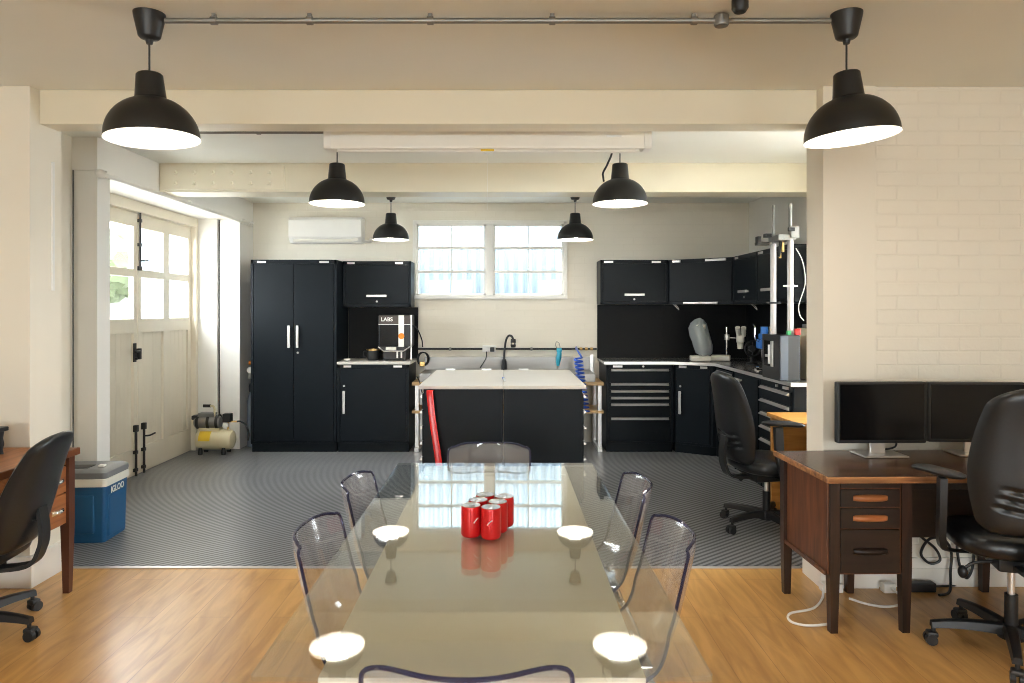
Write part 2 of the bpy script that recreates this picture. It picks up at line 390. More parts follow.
# rear window
win = link('window_1', None, None, (0, 0, 0)); win['kind'] = 'structure'
b = MB(); f = 0.035
b.box(WX0, WX1, 7.93, 8.03, WZ1-f, WZ1, 0.003); b.box(WX0, WX1, 7.915, 8.03, WZ0, WZ0+f, 0.003)
b.box(WX0, WX0+f, 7.93, 8.03, WZ0, WZ1, 0.003); b.box(WX1-f, WX1, 7.93, 8.03, WZ0, WZ1, 0.003)
b.box(WX0-0.006, WX1+0.006, 7.925, 7.952, WZ1-0.005, WZ1+0.006, 0.003); b.box(WX0-0.006, WX0+0.01, 7.925, 7.952, WZ0-0.006, WZ1+0.006, 0.003); b.box(WX1-0.01, WX1+0.006, 7.925, 7.952, WZ0-0.006, WZ1+0.006, 0.003); b.box(WX0-0.006, WX1+0.006, 7.92, 7.952, WZ0-0.0065, WZ0+0.005, 0.003)
struct('window_frame', b, m_trimw, win)
struct('mullion', MB().box(-0.215, -0.135, 7.945, 8.03, WZ0+f, WZ1-f, 0.004), m_trimw, win)
hh = (WZ1-WZ0-2*f)/3
for x0, x1 in ((WX0+f, -0.215), (-0.135, WX1-f)):
    b = MB(); t = 0.022
    b.box(x0, x0+t, 7.96, 8.0, WZ0+f, WZ1-f); b.box(x1-t, x1, 7.96, 8.0, WZ0+f, WZ1-f)
    for k in (1, 2): b.box(x0, x1, 7.955, 8.0, WZ0+f+hh*k-0.015, WZ0+f+hh*k+0.015, 0.002)
    b.box(x0, x1, 7.96, 8.0, WZ0+f, WZ0+f+t); b.box(x0, x1, 7.96, 8.0, WZ1-f-t, WZ1-f)
    xm = (x0+x1)/2; b.box(xm-0.006, xm+0.006, 7.975, 7.99, WZ0+f, WZ1-f)
    for k in (0.02, 1.0, 2.95): b.box(xm-0.02, xm+0.02, 7.945, 7.965, WZ0+f+hh*k-0.01, WZ0+f+hh*k+0.018, 0.003)
    struct('sash', b, m_trimw, win)
    struct('glass', MB().box(x0, x1, 7.981, 7.984, WZ0+f, WZ1-f), m_paneglass, win)

# garage doors in the left wall
dr = link('door_1', None, None, (0, 0, 0)); dr['kind'] = 'structure'
DX = -3.35
b = MB(); b.box(DX-0.06, DX+0.05, 5.22, 7.53, 2.385, 2.48, 0.004); b.box(DX-0.06, DX+0.05, 5.22, 5.29, 0, 2.39, 0.004); b.box(DX-0.06, DX+0.05, 7.47, 7.53, 0, 2.39, 0.004)
b.box(DX-0.10, DX-0.045, 5.22, 7.53, 0, 0.03, 0.003)
struct('door_frame', b, m_door, dr)
for li, (y0, y1) in enumerate(((5.295, 6.376), (6.384, 7.465))):
    b = MB(); st = 0.06; ms = 0.115; t0, t1 = DX-0.045, DX
    ym = (y0+y1)/2; pw = (y1-y0-2*st-ms)/2
    bays = ((y0+st, y0+st+pw), (y1-st-pw, y1-st))
    b.box(t0, t1, y0, y0+st, 0.004, 2.38, 0.003); b.box(t0, t1, y1-st, y1, 0.004, 2.38, 0.003); b.box(t0, t1, ym-ms/2, ym+ms/2, 0.02, 2.38, 0.003)
    for z0, z1 in ((2.255, 2.38), (1.80, 1.87), (1.29, 1.42), (0.004, 0.24)): b.box(t0+0.002, t1-0.001, y0+0.01, y1-0.01, z0, z1, 0.003)
    for a, c in bays:
        b.box(t0+0.008, t1-0.022, a-0.005, c+0.005, 0.23, 1.30)                  # sunk board panel
        for k in range(1, 5):
            yy = a+(c-a)*k/5; b.box(t1-0.023, t1-0.020, yy-0.004, yy+0.004, 0.24, 1.29, 0.001)
    leaf = struct('door_leaf', b, m_door, dr)
    for a, c in bays:
        for z0, z1 in ((1.42, 1.80), (1.87, 2.255)):
            struct('door_pane', MB().box(DX-0.024, DX-0.020, a, c, z0, z1), m_paneglass, leaf)
    if li == 1:
        b = MB(); b.cyl((DX+0.02, 6.39, 1.87), (DX+0.02, 6.39, 2.40), 0.009); b.box(DX, DX+0.03, 6.375, 6.41, 1.86, 1.90, 0.003); b.box(DX, DX+0.03, 6.375, 6.41, 2.08, 2.11, 0.003); b.box(DX, DX+0.03, 6.375, 6.41, 2.30, 2.33, 0.003)
        b.tube([(DX+0.02, 6.39, 1.95), (DX+0.05, 6.42, 1.95), (DX+0.05, 6.47, 1.96)], 0.007)
        struct('top_bolt', b, m_iron, leaf)
    else:
        b = MB(); b.box(DX, DX+0.012, 6.30, 6.345, 1.03, 1.20, 0.003); b.tube([(DX+0.01, 6.322, 1.13), (DX+0.06, 6.322, 1.13), (DX+0.06, 6.24, 1.125)], 0.009, sub=3); b.cyl((DX+0.01, 6.322, 1.06), (DX+0.03, 6.322, 1.06), 0.012)
        b.box(DX, DX+0.03, 6.36, 6.40, 1.05, 1.15, 0.004)
        struct('door_handle', b, m_iron, leaf)
    yy = 6.32 if li == 0 else 6.46
    b = MB(); b.cyl((DX+0.02, yy, 0.0), (DX+0.02, yy, 0.46), 0.010); b.box(DX, DX+0.035, yy-0.02, yy+0.02, 0.40, 0.46, 0.003); b.box(DX, DX+0.03, yy-0.02, yy+0.02, 0.20, 0.23, 0.003); b.box(DX, DX+0.03, yy-0.02, yy+0.02, 0.04, 0.07, 0.003)
    if li == 1: b.tube([(DX+0.02, yy, 0.34), (DX+0.06, yy+0.02, 0.34), (DX+0.06, yy+0.12, 0.345)], 0.008, sub=3)
    struct('floor_bolt', b, m_iron, leaf)

# unseen windows behind the photographer, added to light the room
for i, (x0, x1) in enumerate(((-2.2, -0.9), (0.9, 2.2))):
    wn = link('window_%d' % (i+2), None, None, (0, 0, 0)); wn['kind'] = 'structure'
    b = MB(); y0, y1 = -4.08, -3.98
    for a in (x0, (x0+x1)/2-0.02, x1-0.04): b.box(a, a+0.04, y0, y1, 0.9, 2.4)
    for a in (0.9, 1.6, 2.36): b.box(x0, x1, y0, y1, a, a+0.04)
    struct('window_frame', b, m_trimw, wn)
    struct('glass', MB().box(x0, x1, -4.03, -4.026, 0.9, 2.4), m_paneglass, wn)
wn = link('window_4', None, None, (0, 0, 0)); wn['kind'] = 'structure'  # unseen opening added to bring more daylight into the workshop
b = MB()
for a in (4.05, 4.58, 5.11): b.box(2.82, 2.90, a, a+0.04, 0.9, 2.4)
for a in (0.9, 1.8, 2.36): b.box(2.82, 2.90, 4.05, 5.15, a, a+0.04)
struct('window_frame', b, m_trimw, wn); struct('glass', MB().box(2.858, 2.862, 4.05, 5.15, 0.9, 2.4), m_paneglass, wn)

# white rail along the lintel edge
t = thing('curtain_rail', 'white rail running along the lintel above the garage doors', 'rail', (-2.835, 4.93, 2.455))
part('rail_tube', MB().cyl((0, 0, 0), (0, 2.86, 0), 0.017, n=12), m_trimw, t)
b = MB(); b.ball((0, -0.02, 0), 0.032, (1, 1.3, 1)); part('finial', b, m_trimw, t)
b = MB(); b.ball((0, 2.88, 0), 0.024, (1, 1.3, 1)); part('finial', b, m_trimw, t); part('end_arm', MB().cyl((0, 2.80, 0), (0.06, 2.80, 0.005), 0.008), m_trimw, t)
for y in (0.06, 1.4, 2.7): part('bracket', MB().box(-0.026, 0.004, y-0.012, y+0.012, -0.004, 0.035, 0.003), m_trimw, t)

# ------------------------------------------------------------------ outside the windows
single('exterior_ground', MB().box(-16, 12, -14, 24, -0.6, -0.13), m_ground, 'pale concrete ground outside the building', 'ground')['kind'] = 'structure'
b = MB(); pts = []; n = 320
for i in range(n+1):
    x = -5 + 10*i/n; pts.append((x, 9.35 + 0.03*(1 if i % 4 < 2 else 0)))
poly = pts + [(5, 9.8), (-5, 9.8)]
b.prism(poly, -0.13, 3.3)
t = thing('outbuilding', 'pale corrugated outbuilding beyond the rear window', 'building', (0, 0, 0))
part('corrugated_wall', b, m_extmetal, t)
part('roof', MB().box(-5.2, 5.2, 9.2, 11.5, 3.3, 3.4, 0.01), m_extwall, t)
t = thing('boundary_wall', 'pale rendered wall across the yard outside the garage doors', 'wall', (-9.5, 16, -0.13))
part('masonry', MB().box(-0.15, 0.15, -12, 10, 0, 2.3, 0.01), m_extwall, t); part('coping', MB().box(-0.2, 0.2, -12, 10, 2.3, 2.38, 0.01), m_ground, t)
def tree(x, y, h, r, label):
    t = thing('yard_tree', label, 'tree', (x, y, -0.13), 0, 'trees outside')
    part('trunk', MB().tube([(0, 0, 0), (0.05, 0.03, h*0.4), (0, 0, h*0.75)], 0.08, rad=lambda u: 0.11-0.06*u), m_bark, t)
    b = MB()
    for k in range(9):
        a = random.random()*6.28; rr = r*random.uniform(0.2, 0.7)
        c = Vector((math.cos(a)*rr, math.sin(a)*rr, h*0.72+random.uniform(-0.5, 0.5)*r))
        g = bmesh.ops.create_icosphere(b.bm, subdivisions=3, radius=r*random.uniform(0.35, 0.55), matrix=Matrix.Translation(c))
        for v in g['verts']: v.co += (v.co-c).normalized()*random.uniform(-0.08, 0.08)
    part('crown', b, m_foliage, t)
tree(-7.6, 14.6, 3.4, 1.2, 'leafy tree seen through the panes of the near garage door')
tree(-7.2, 17.6, 3.8, 1.3, 'leafy tree seen through the upper panes of the far garage door')

# ------------------------------------------------------------------ pendant lamps
def lamp(x, y, zr, label, tilt=0.0, tdir=0.0, roseh=0.11):
    t = thing('pendant_lamp', label, 'lamp', (x, y, H), 0, 'black dome pendant lamps')
    part('ceiling_rose', MB().lathe([(0.001, 0), (0.062, 0), (0.061, -0.012), (0.043, -0.095), (0.036, -0.102), (0.016, -0.108), (0.012, -0.125), (0.001, -0.127)], 32), m_black, t)
    zt = zr + 0.27 - H
    part('cord', MB().cyl((0, 0, -0.12), (0, 0, zt), 0.004, n=8), m_black, t)
    pr = [(0.001, 0.268), (0.045, 0.268), (0.051, 0.262), (0.060, 0.168)]
    for k in range(1, 15):
        a = (PI/2)*k/14; pr.append((0.062+0.119*math.sin(a)**1.3, 0.008+0.152*math.cos(a)))
    pr += [(0.182, 0.0)]
    M = Matrix.Translation((0, 0, zt)) @ Matrix.Rotation(tdir, 4, 'Z') @ Matrix.Rotation(tilt, 4, 'Y') @ Matrix.Translation((0, 0, -0.268))
    sh = part('lamp_shade', MB().lathe(pr, 48, M=M), m_lampblk, t, 'black enamel dome shade', ang=50)
    inn = [(max(r-0.004, 0.001), z-(0.004 if i else 0)) for i, (r, z) in enumerate(pr[3:-1])] + [(0.1805, 0.0), (0.1825, -0.001), (0.1825, 0.002)]
    inn = [(0.001, inn[0][1]+0.0)] + inn
    part('shade_lining', MB().lathe(inn, 48, M=M), m_lampwht, sh, 'white inside of the shade', ang=50)
    b = MB(); b.ball((0, 0, 0.080), 0.072, (1, 1, 1.0), 28, 18); b.xf(M); part('bulb', b, m_bulb, t)
    b = MB(); b.cyl((0, 0, 0.145), (0, 0, 0.166), 0.02, n=16); b.xf(M); part('lamp_holder', b, m_whiteplastic, t)
    return t
lamp(-1.458, 2.87, 2.198, 'largest black pendant lamp at left of the photo, hung from the near ceiling', R(-3), 0)
lamp(1.400, 2.87, 2.203, 'tilted black pendant lamp in front of the right pillar', R(-4.5), 0)
lamp(-1.12, 4.67, 2.205, 'black pendant lamp hanging under left end of the white screen case')
lamp(0.767, 4.67, 2.205, 'black pendant lamp with looped cable under right end of the white screen case')
lamp(-1.15, 7.06, 2.205, 'small far pendant lamp beside the air conditioner')
lamp(0.707, 7.06, 2.205, 'small far pendant lamp at the right edge of the rear window')
single('flex_cable', MB().tube([(0.69, 4.75, 2.710), (0.725, 4.745, 2.58), (0.695, 4.74, 2.49), (0.664, 4.735, 2.43), (0.665, 4.74, 2.40), (0.672, 4.76, 2.375)], 0.007, sub=5), m_black, 'black cable looped beside the neck of the right middle pendant lamp', 'cable')

# ceiling conduit between the near lamps
t = thing('conduit_run', 'grey metal conduit across the near ceiling between the two large lamps', 'conduit', (0, 2.87, 2.686)); t.scale = (1.02, 1, 1)
part('pipe', MB().cyl((-1.366, 0, 0), (1.308, 0, 0), 0.0115, n=12), m_galv, t)
for x in (-1.17, -0.785, -0.30, 0.19, 0.76):
    b = MB(); b.lathe([(0.0115, -0.012), (0.017, -0.012), (0.017, 0.012), (0.0115, 0.012)], 16, M=Matrix.Translation((x, 0, 0)) @ Matrix.Rotation(R(90), 4, 'Y')); b.box(x-0.008, x+0.008, -0.007, 0.007, 0.008, 0.028)
    part('pipe_clip', b, m_galv, t)
b = MB(); b.lathe([(0.001, -0.022), (0.026, -0.022), (0.03, -0.016), (0.03, 0.02), (0.001, 0.02)], 20, c=(0.87, 0, 0)); part('junction_box', b, m_galv, t)
single('ceiling_sensor', MB().lathe([(0.001, 0), (0.032, 0), (0.032, -0.035), (0.022, -0.05), (0.001, -0.05)], 24), m_gplastic, 'small grey sensor on the near ceiling at the top edge of the photo', 'sensor', (0.92, 2.74, H))
t = thing('conduit_run', 'thin conduit on the ceiling left of the white screen case', 'conduit', (0, 4.67, 2.685))
part('pipe', MB().cyl((-2.05, 0, 0), (-1.18, 0, 0), 0.010, n=10), m_galv, t); part('pipe_clip', MB().box(-1.66, -1.63, -0.014, 0.014, -0.013, 0.014, 0.002), m_galv, t)

# projector screen case
t = thing('projector_screen', 'long white roller screen case mounted behind the front beam', 'screen', (0, 4.20, 2.458))
b = MB(); prof = [(-0.055, 0.015), (-0.05, 0.0), (0.05, 0.0), (0.055, 0.02), (0.055, 0.10), (0.04, 0.122), (-0.03, 0.122), (-0.055, 0.10)]
b.prism(prof, -1.03, 0.825, 'x'); part('case', b, m_trimw, t)
for x0, x1 in ((-1.075, -1.03), (0.825, 0.87)):
    b = MB(); b.prism([(p[0]*1.06, p[1]*1.03-0.002) for p in prof], x0, x1, 'x', 0.003); part('end_cap', b, m_whiteplastic, t)
part('bottom_bar', MB().box(-1.0, 0.80, -0.03, 0.02, -0.014, -0.001, 0.003), m_trimw, t)
b = MB(); b.box(-0.145, -0.065, -0.034, -0.026, -0.012, 0.0, 0.002); part('pull_tag', b, m_yellow, t, 'yellow pull tag')
b = MB(); b.tube([(-0.14, -0.03, -0.012), (-0.105, -0.03, -0.03), (-0.07, -0.03, -0.012)], 0.002, n=6, sub=4); b.cyl((-0.105, -0.03, -0.03), (-0.105, -0.03, -0.36), 0.0012, n=6); part('pull_cord', b, m_whiteplastic, t)
part('maker_plate', MB().box(0.60, 0.69, -0.0575, -0.055, 0.065, 0.080, 0.0008), m_alu, t)
b = MB()
for x in (-0.9, 0.7): b.box(x-0.015, x+0.015, -0.02, 0.02, 0.12, H-2.458, 0.002)
part('hanger', b, m_alu, t)

# air conditioner
t = thing('air_conditioner', 'white wall-mounted air conditioner left of the rear window', 'air conditioner', (-1.995, 7.948, 2.245))
b = MB(); b.prism([(0, 0.0), (-0.14, 0.0), (-0.195, 0.06), (-0.20, 0.25), (-0.17, 0.285), (0, 0.285)], -0.405, 0.405, 'x', 0.006); part('housing', b, m_whiteplastic, t)
b = MB(); b.box(-0.36, 0.30, -0.185, -0.16, 0.012, 0.045, 0.004, M=None); part('louver', b, m_offwhite, t)
part('display_panel', MB().box(0.30, 0.37, -0.202, -0.196, 0.02, 0.05, 0.002), m_offwhite, t)
part('seam', MB().box(-0.40, 0.40, -0.2015, -0.198, 0.064, 0.068), m_alu, t)
b = MB(); b.tube([(0.40, -0.05, 0.03), (0.47, -0.05, 0.03), (0.48, -0.03, 0.06)], 0.018, sub=3); part('pipe_stub', b, m_whiteplastic, t)

# ------------------------------------------------------------------ cabinets (local: width +x, front at y=0 facing -y, depth +y)
def bar_handle(parent, x, z, L, vert, mat=None):
    b = MB()
    if vert:
        b.box(x-0.013, x+0.013, -0.045, -0.030, z-L/2, z+L/2, 0.004)
        for q in (-1, 1): b.box(x-0.008, x+0.008, -0.034, -0.010, z+q*(L/2-0.02)-0.008, z+q*(L/2-0.02)+0.008)
    else:
        b.box(x-L/2, x+L/2, -0.045, -0.030, z-0.013, z+0.013, 0.004)
        for q in (-1, 1): b.box(x+q*(L/2-0.02)-0.008, x+q*(L/2-0.02)+0.008, -0.034, -0.010, z-0.008, z+0.008)
    return part('handle', b, mat or m_alu, parent, 'pale metal bar handle')
def lock(parent, x, z):
    b = MB(); b.cyl((x, -0.024, z), (x, -0.008, z), 0.011, n=14); return part('lock', b, m_alu, parent)
def badge(root, x, z, wd=0.07):
    return part('badge', MB().box(x-wd/2, x+wd/2, -0.019, -0.0005, z-0.011, z+0.011, 0.001), m_alu, root)
def carcass(root, wd, d, h, z0=0.0, plinth=True, frame=None):
    b = MB(); zb = z0 + (0.09 if plinth else 0)
    b.box(0, wd, 0.0, d, zb, z0+h, 0.004)
    if frame:
        fx, f0, f1 = frame
        b.box(0, fx, -0.016, 0.001, zb, z0+h, 0.002); b.box(wd-fx, wd, -0.016, 0.001, zb, z0+h, 0.002)
        b.box(0, wd, -0.016, 0.001, z0+h-f1, z0+h, 0.002); b.box(0, wd, -0.016, 0.001, zb, zb+f0, 0.002)
    part('carcass', b, m_cab, root)
    if plinth: part('plinth', MB().box(0.006, wd-0.006, 0.012, d, z0, zb, 0.002), m_cab, root)
def door(root, x0, x1, z0, z1):
    b = MB(); b.box(x0, x1, -0.014, -0.001, z0, z1, 0.004); return part('door', b, m_cab, root)
def drawer(root, x0, x1, z0, z1, zh=None):
    b = MB(); b.box(x0, x1, -0.014, -0.001, z0, z1, 0.003)
    dwr = part('drawer', b, m_cab, root)
    zt = z1-0.012 if zh is None else zh
    b = MB(); b.prism([(-0.014, zt-0.018), (-0.034, zt-0.014), (-0.036, zt-0.006), (-0.014, zt+0.010)], x0+0.02, x1-0.02, 'x', 0.001)
    part('pull_rail', b, m_alu, dwr, 'full-width pale metal pull')
    return dwr
YF, YU = 7.39, 7.65
# tall cabinet
c = thing('tall_cabinet', 'tall black two-door steel cabinet left of the rear counter', 'cabinet', (-2.68, YF, 0)); wd = 0.905
carcass(c, wd, 0.545, 2.03, frame=(0.030, 0.02, 0.042))
d1 = door(c, 0.035, wd/2-0.003, 0.115, 1.985); bar_handle(d1, wd/2-0.045, 1.22, 0.235, True)
d2 = door(c, wd/2+0.003, wd-0.035, 0.115, 1.985); bar_handle(d2, wd/2+0.045, 1.22, 0.235, True); lock(d2, wd/2+0.045, 1.05)
badge(c, 0.115, 2.006, 0.09); badge(c, wd-0.13, 2.006, 0.10)
# left base cabinet
c = thing('base_cabinet', 'black steel base cabinet with one door under the left counter', 'cabinet', (-1.77, YF, 0)); wd = 0.76
carcass(c, wd, 0.545, 0.925, frame=(0.030, 0.02, 0.036))
d1 = door(c, 0.035, wd-0.035, 0.115, 0.885); bar_handle(d1, 0.075, 0.53, 0.24, True); lock(d1, 0.075, 0.70)
badge(c, 0.11, 0.905, 0.08); badge(c, wd-0.12, 0.905, 0.09)
t = single('worktop', MB().box(-1.772, -0.995, YF-0.02, 7.945, 0.926, 0.955, 0.004), m_top, 'short pale worktop on the left base cabinet', 'worktop')
c = thing('wall_cabinet', 'black wall cabinet with lift-up door above the left counter', 'cabinet', (-1.77, YU, 1.533)); wd = 0.745
carcass(c, wd, 0.29, 0.50, 0, False, (0.024, 0.03, 0.04))
d1 = door(c, 0.03, wd-0.03, 0.035, 0.455); bar_handle(d1, wd/2, 0.12, 0.22, False); lock(d1, wd/2, 0.06)
badge(c, 0.09, 0.478, 0.08); badge(c, wd-0.13, 0.478, 0.08)
single('backboard', MB().box(-1.77, -0.985, 7.92, 7.947, 0.957, 1.531, 0.002), m_cabdk, 'black backboard behind the machine on the left counter', 'backboard')
# right run
c = thing('drawer_cabinet', 'black six-drawer steel cabinet right of the sink bench', 'cabinet', (1.067, YF, 0)); wd = 0.708
carcass(c, wd, 0.545, 0.925, frame=(0.025, 0.02, 0.036))
zs = [0.885, 0.735, 0.66, 0.59, 0.52, 0.372, 0.115]
for k in range(6): drawer(c, 0.03, wd-0.03, zs[k+1]+0.004, zs[k], zs[k]-0.014)
badge(c, 0.12, 0.905, 0.10); lock(c, wd*0.55, 0.905)
c = thing('corner_cabinet', 'narrow angled corner base cabinet with a vertical handle', 'cabinet', (1.785, 7.40, 0), math.atan2(-0.22, 0.345)); wd = math.hypot(0.22, 0.345)
cs, sn = math.cos(math.atan2(-0.22, 0.345)), math.sin(math.atan2(-0.22, 0.345))
def loc2(x, y): x -= 1.785; y -= 7.40; return (x*cs+y*sn, -x*sn+y*cs)
b = MB(); poly = [(0, 0), (wd, 0), loc2(2.76, 7.183), loc2(2.76, 7.935), loc2(1.785, 7.935)]
b.prism(poly, 0.09, 0.925, 'z', 0.003); part('carcass', b, m_cab, c)
b = MB(); b.prism([(0.012, 0.012), (wd-0.012, 0.012), loc2(2.75, 7.20), loc2(2.75, 7.92), loc2(1.80, 7.92)], 0, 0.09); part('plinth', b, m_cab, c)
d1 = door(c, 0.03, wd-0.03, 0.115, 0.885); bar_handle(d1, 0.075, 0.53, 0.24, True); lock(d1, 0.075, 0.70); badge(c, 0.1, 0.905, 0.08); badge(c, wd-0.09, 0.905, 0.07)
XR = 2.17
c = thing('knee_hole_unit', 'open black desk bay with a pale shelf beside the corner cabinet', 'cabinet', (XR, 7.178, 0), R(-90))
part('side_panel', MB().box(0.0, 0.02, 0, 0.59, 0, 0.925, 0.002), m_cab, c); part('side_panel', MB().box(0.555, 0.575, 0, 0.59, 0, 0.925, 0.002), m_cab, c)
part('back_panel', MB().box(0.02, 0.555, 0.55, 0.575, 0.05, 0.925), m_cabdk, c); part('shelf', MB().box(0.02, 0.555, 0.02, 0.55, 0.38, 0.41, 0.003), m_top, c)
d1 = drawer(c, 0.03, 0.545, 0.79, 0.905, 0.88)
c = thing('base_cabinet', 'black base cabinet behind the middle office chair', 'cabinet', (XR, 6.60, 0), R(-90)); carcass(c, 0.645, 0.59, 0.925)
d1 = door(c, 0.02, 0.625, 0.115, 0.905); bar_handle(d1, 0.16, 0.86, 0.16, False)
c = thing('drawer_cabinet', 'black drawer cabinet with white pulls at the near end of the right counter', 'cabinet', (XR, 5.95, 0), R(-90)); carcass(c, 0.69, 0.59, 0.925)
zs = [0.875, 0.765, 0.655, 0.545, 0.435, 0.325, 0.115]
for k in range(6): drawer(c, 0.03, 0.66, zs[k+1]+0.004, zs[k], zs[k]-0.014)
lock(c, 0.40, 0.90); badge(c, 0.56, 0.90, 0.08)
b = MB(); b.prism([(1.05, 7.37), (1.775, 7.37), (2.125, 7.155), (XR-0.025, 7.12), (XR-0.025, 5.235), (2.765, 5.235), (2.765, 7.945), (1.05, 7.945)], 0.926, 0.955, 'z', 0.004)
t = thing('worktop', 'long dark corner worktop with bright edging on the right-hand cabinets', 'worktop'); part('slab', b, M_('dark_laminate_top', (0.16, 0.155, 0.15), 0.2), t)
b = MB(); b.prism([(1.045, 7.362), (1.773, 7.362), (2.128, 7.144), (XR-0.035, 7.12), (XR-0.035, 5.225), (2.765, 5.225), (2.765, 5.234), (XR-0.026, 5.234), (XR-0.026, 7.119), (2.124, 7.154), (1.774, 7.369), (1.045, 7.369)], 0.927, 0.956, 'z')
part('edge_strip', b, m_alu, t, 'bright metal edging')
b = MB(); b.box(1.045, 2.74, 7.915, 7.947, 0.957, 1.56, 0.002); b.box(1.775, 1.782, 7.912, 7.916, 0.957, 1.56); single('backboard', b, m_cabdk, 'black backboard on the rear wall above the right-hand drawers', 'backboard')
single('backboard', MB().box(2.735, 2.767, 5.25, 7.91, 0.957, 1.56, 0.002), m_cabdk, 'black backboard along the right wall behind the test rig', 'backboard')
c = thing('wall_cabinet', 'black wall cabinet with lift-up door right of the rear window', 'cabinet', (1.04, YU, 1.562)); wd = 0.74
carcass(c, wd, 0.29, 0.484, 0, False, (0.024, 0.025, 0.04)); d1 = door(c, 0.03, wd-0.03, 0.03, 0.44); bar_handle(d1, wd/2, 0.105, 0.22, False); lock(d1, wd/2, 0.055); badge(c, 0.09, 0.463, 0.10); badge(c, wd-0.13, 0.463, 0.10)
ca = math.atan2(7.19-7.65, 2.36-1.785)
c = thing('corner_wall_cabinet', 'angled black corner wall cabinet above the covered microscope', 'cabinet', (1.785, 7.65, 1.562), ca); wd = math.hypot(0.46, 0.575)
cs, sn = math.cos(ca), math.sin(ca)
def loc3(x, y): x -= 1.785; y -= 7.65; return (x*cs+y*sn, -x*sn+y*cs)
b = MB(); b.prism([(0, 0), (wd, 0), loc3(2.76, 7.193), loc3(2.76, 7.94), loc3(1.785, 7.94)], 0, 0.484, 'z', 0.003); part('carcass', b, m_cab, c)
d1 = door(c, 0.03, wd-0.03, 0.03, 0.44); b = MB(); b.box(0.18, 0.56, -0.022, -0.001, 0.003, 0.024, 0.003); part('light_rail', b, m_alu, c)
badge(c, 0.10, 0.463, 0.09); badge(c, wd-0.2, 0.463, 0.22)
c = thing('wall_cabinet', 'black wall cabinet on the right wall next to the corner one', 'cabinet', (2.36, 7.185, 1.562), R(-90)); carcass(c, 0.66, 0.40, 0.484, 0, False, (0.016, 0.025, 0.04))
d1 = door(c, 0.02, 0.64, 0.03, 0.44); bar_handle(d1, 0.33, 0.12, 0.24, False); lock(d1, 0.33, 0.065); badge(c, 0.1, 0.463, 0.1)
c = thing('wall_cabinet', 'black wall cabinet on the right wall behind the two tall tubes', 'cabinet', (2.36, 6.52, 1.562), R(-90)); carcass(c, 0.74, 0.40, 0.484, 0, False, (0.016, 0.025, 0.04))
d1 = door(c, 0.02, 0.72, 0.03, 0.44); bar_handle(d1, 0.30, 0.12, 0.26, False); lock(d1, 0.37, 0.065); badge(c, 0.1, 0.463, 0.12)

# ------------------------------------------------------------------ island
IX0, IX1, IY0, IY1 = -0.592, 0.562, 5.10, 6.40; IM = -0.014
for side, lab in ((0, 'left half of the black steel island, drawers facing the garage doors'), (1, 'right half of the black steel island, drawers facing the right wall')):
    if side == 0: c = thing('island_cabinet', lab, 'cabinet', (IX0, IY1, 0), R(-90)); wd = IY1-IY0; dp = IM-IX0-0.003
    else: c = thing('island_cabinet', lab, 'cabinet', (IX1, IY0, 0), R(90)); wd = IY1-IY0; dp = IX1-IM-0.003
    carcass(c, wd, dp, 0.925)
    zs = [0.885, 0.77, 0.655, 0.54, 0.425, 0.31, 0.115]
    for h0, h1 in ((0.02, wd/2-0.01), (wd/2+0.01, wd-0.02)):
        for k in range(6): drawer(c, h0, h1, zs[k+1]+0.004, zs[k], zs[k]-0.014)
t = thing('island_worktop', 'pale worktop of two slabs on the black island', 'worktop', (0, 0, 0.926))
part('slab', MB().box(-0.628, IM-0.001, 5.07, 6.42, 0, 0.026, 0.004), m_top, t); part('slab', MB().box(IM+0.001, 0.590, 5.07, 6.42, 0, 0.026, 0.004), m_top, t)
for x in (-0.50, -0.17, 0.17): part('edge_block', MB().box(x-0.045, x+0.045, 6.405, 6.43, 0.018, 0.036, 0.003), m_alu, t)  # three small pale metal blocks along the back edge
t = thing('blue_tip_rod', 'small blue-tipped rod lying on the island worktop near its seam', 'pen', (-0.006, 5.45, 0.962), R(96))  # short silver rod with a blue tip, laid along the seam
part('barrel', MB().cyl((-0.07, 0, 0), (0.05, 0, 0), 0.008, n=12), m_alu, t); part('cap', MB().cyl((0.05, 0, 0), (0.09, 0, 0), 0.0095, n=12), m_brightblue, t)
# red pole leaning at the front of the island
b = MB(); P = smooth([Vector(p) for p in ((-0.537, 5.046, 0.92), (-0.540, 5.030, 0.90), (-0.516, 5.005, 0.70), (-0.468, 4.965, 0.40), (-0.43, 4.93, 0.004))], 6)
rings = []
for i, p in enumerate(P):
    u = i/(len(P)-1); ww = 0.024; th = 0.016
    if i == 0: ww *= 0.55; th *= 0.6
    rings.append([p + Vector((ww*math.copysign(abs(math.cos(a))**0.6, math.cos(a)), th*math.copysign(abs(math.sin(a))**0.6, math.sin(a)), 0)) for a in [2*PI*k/20 for k in range(20)]])
b.loft(rings); single('red_bar', b, m_red, 'glossy red bar leaning against the front of the black island', 'bar')

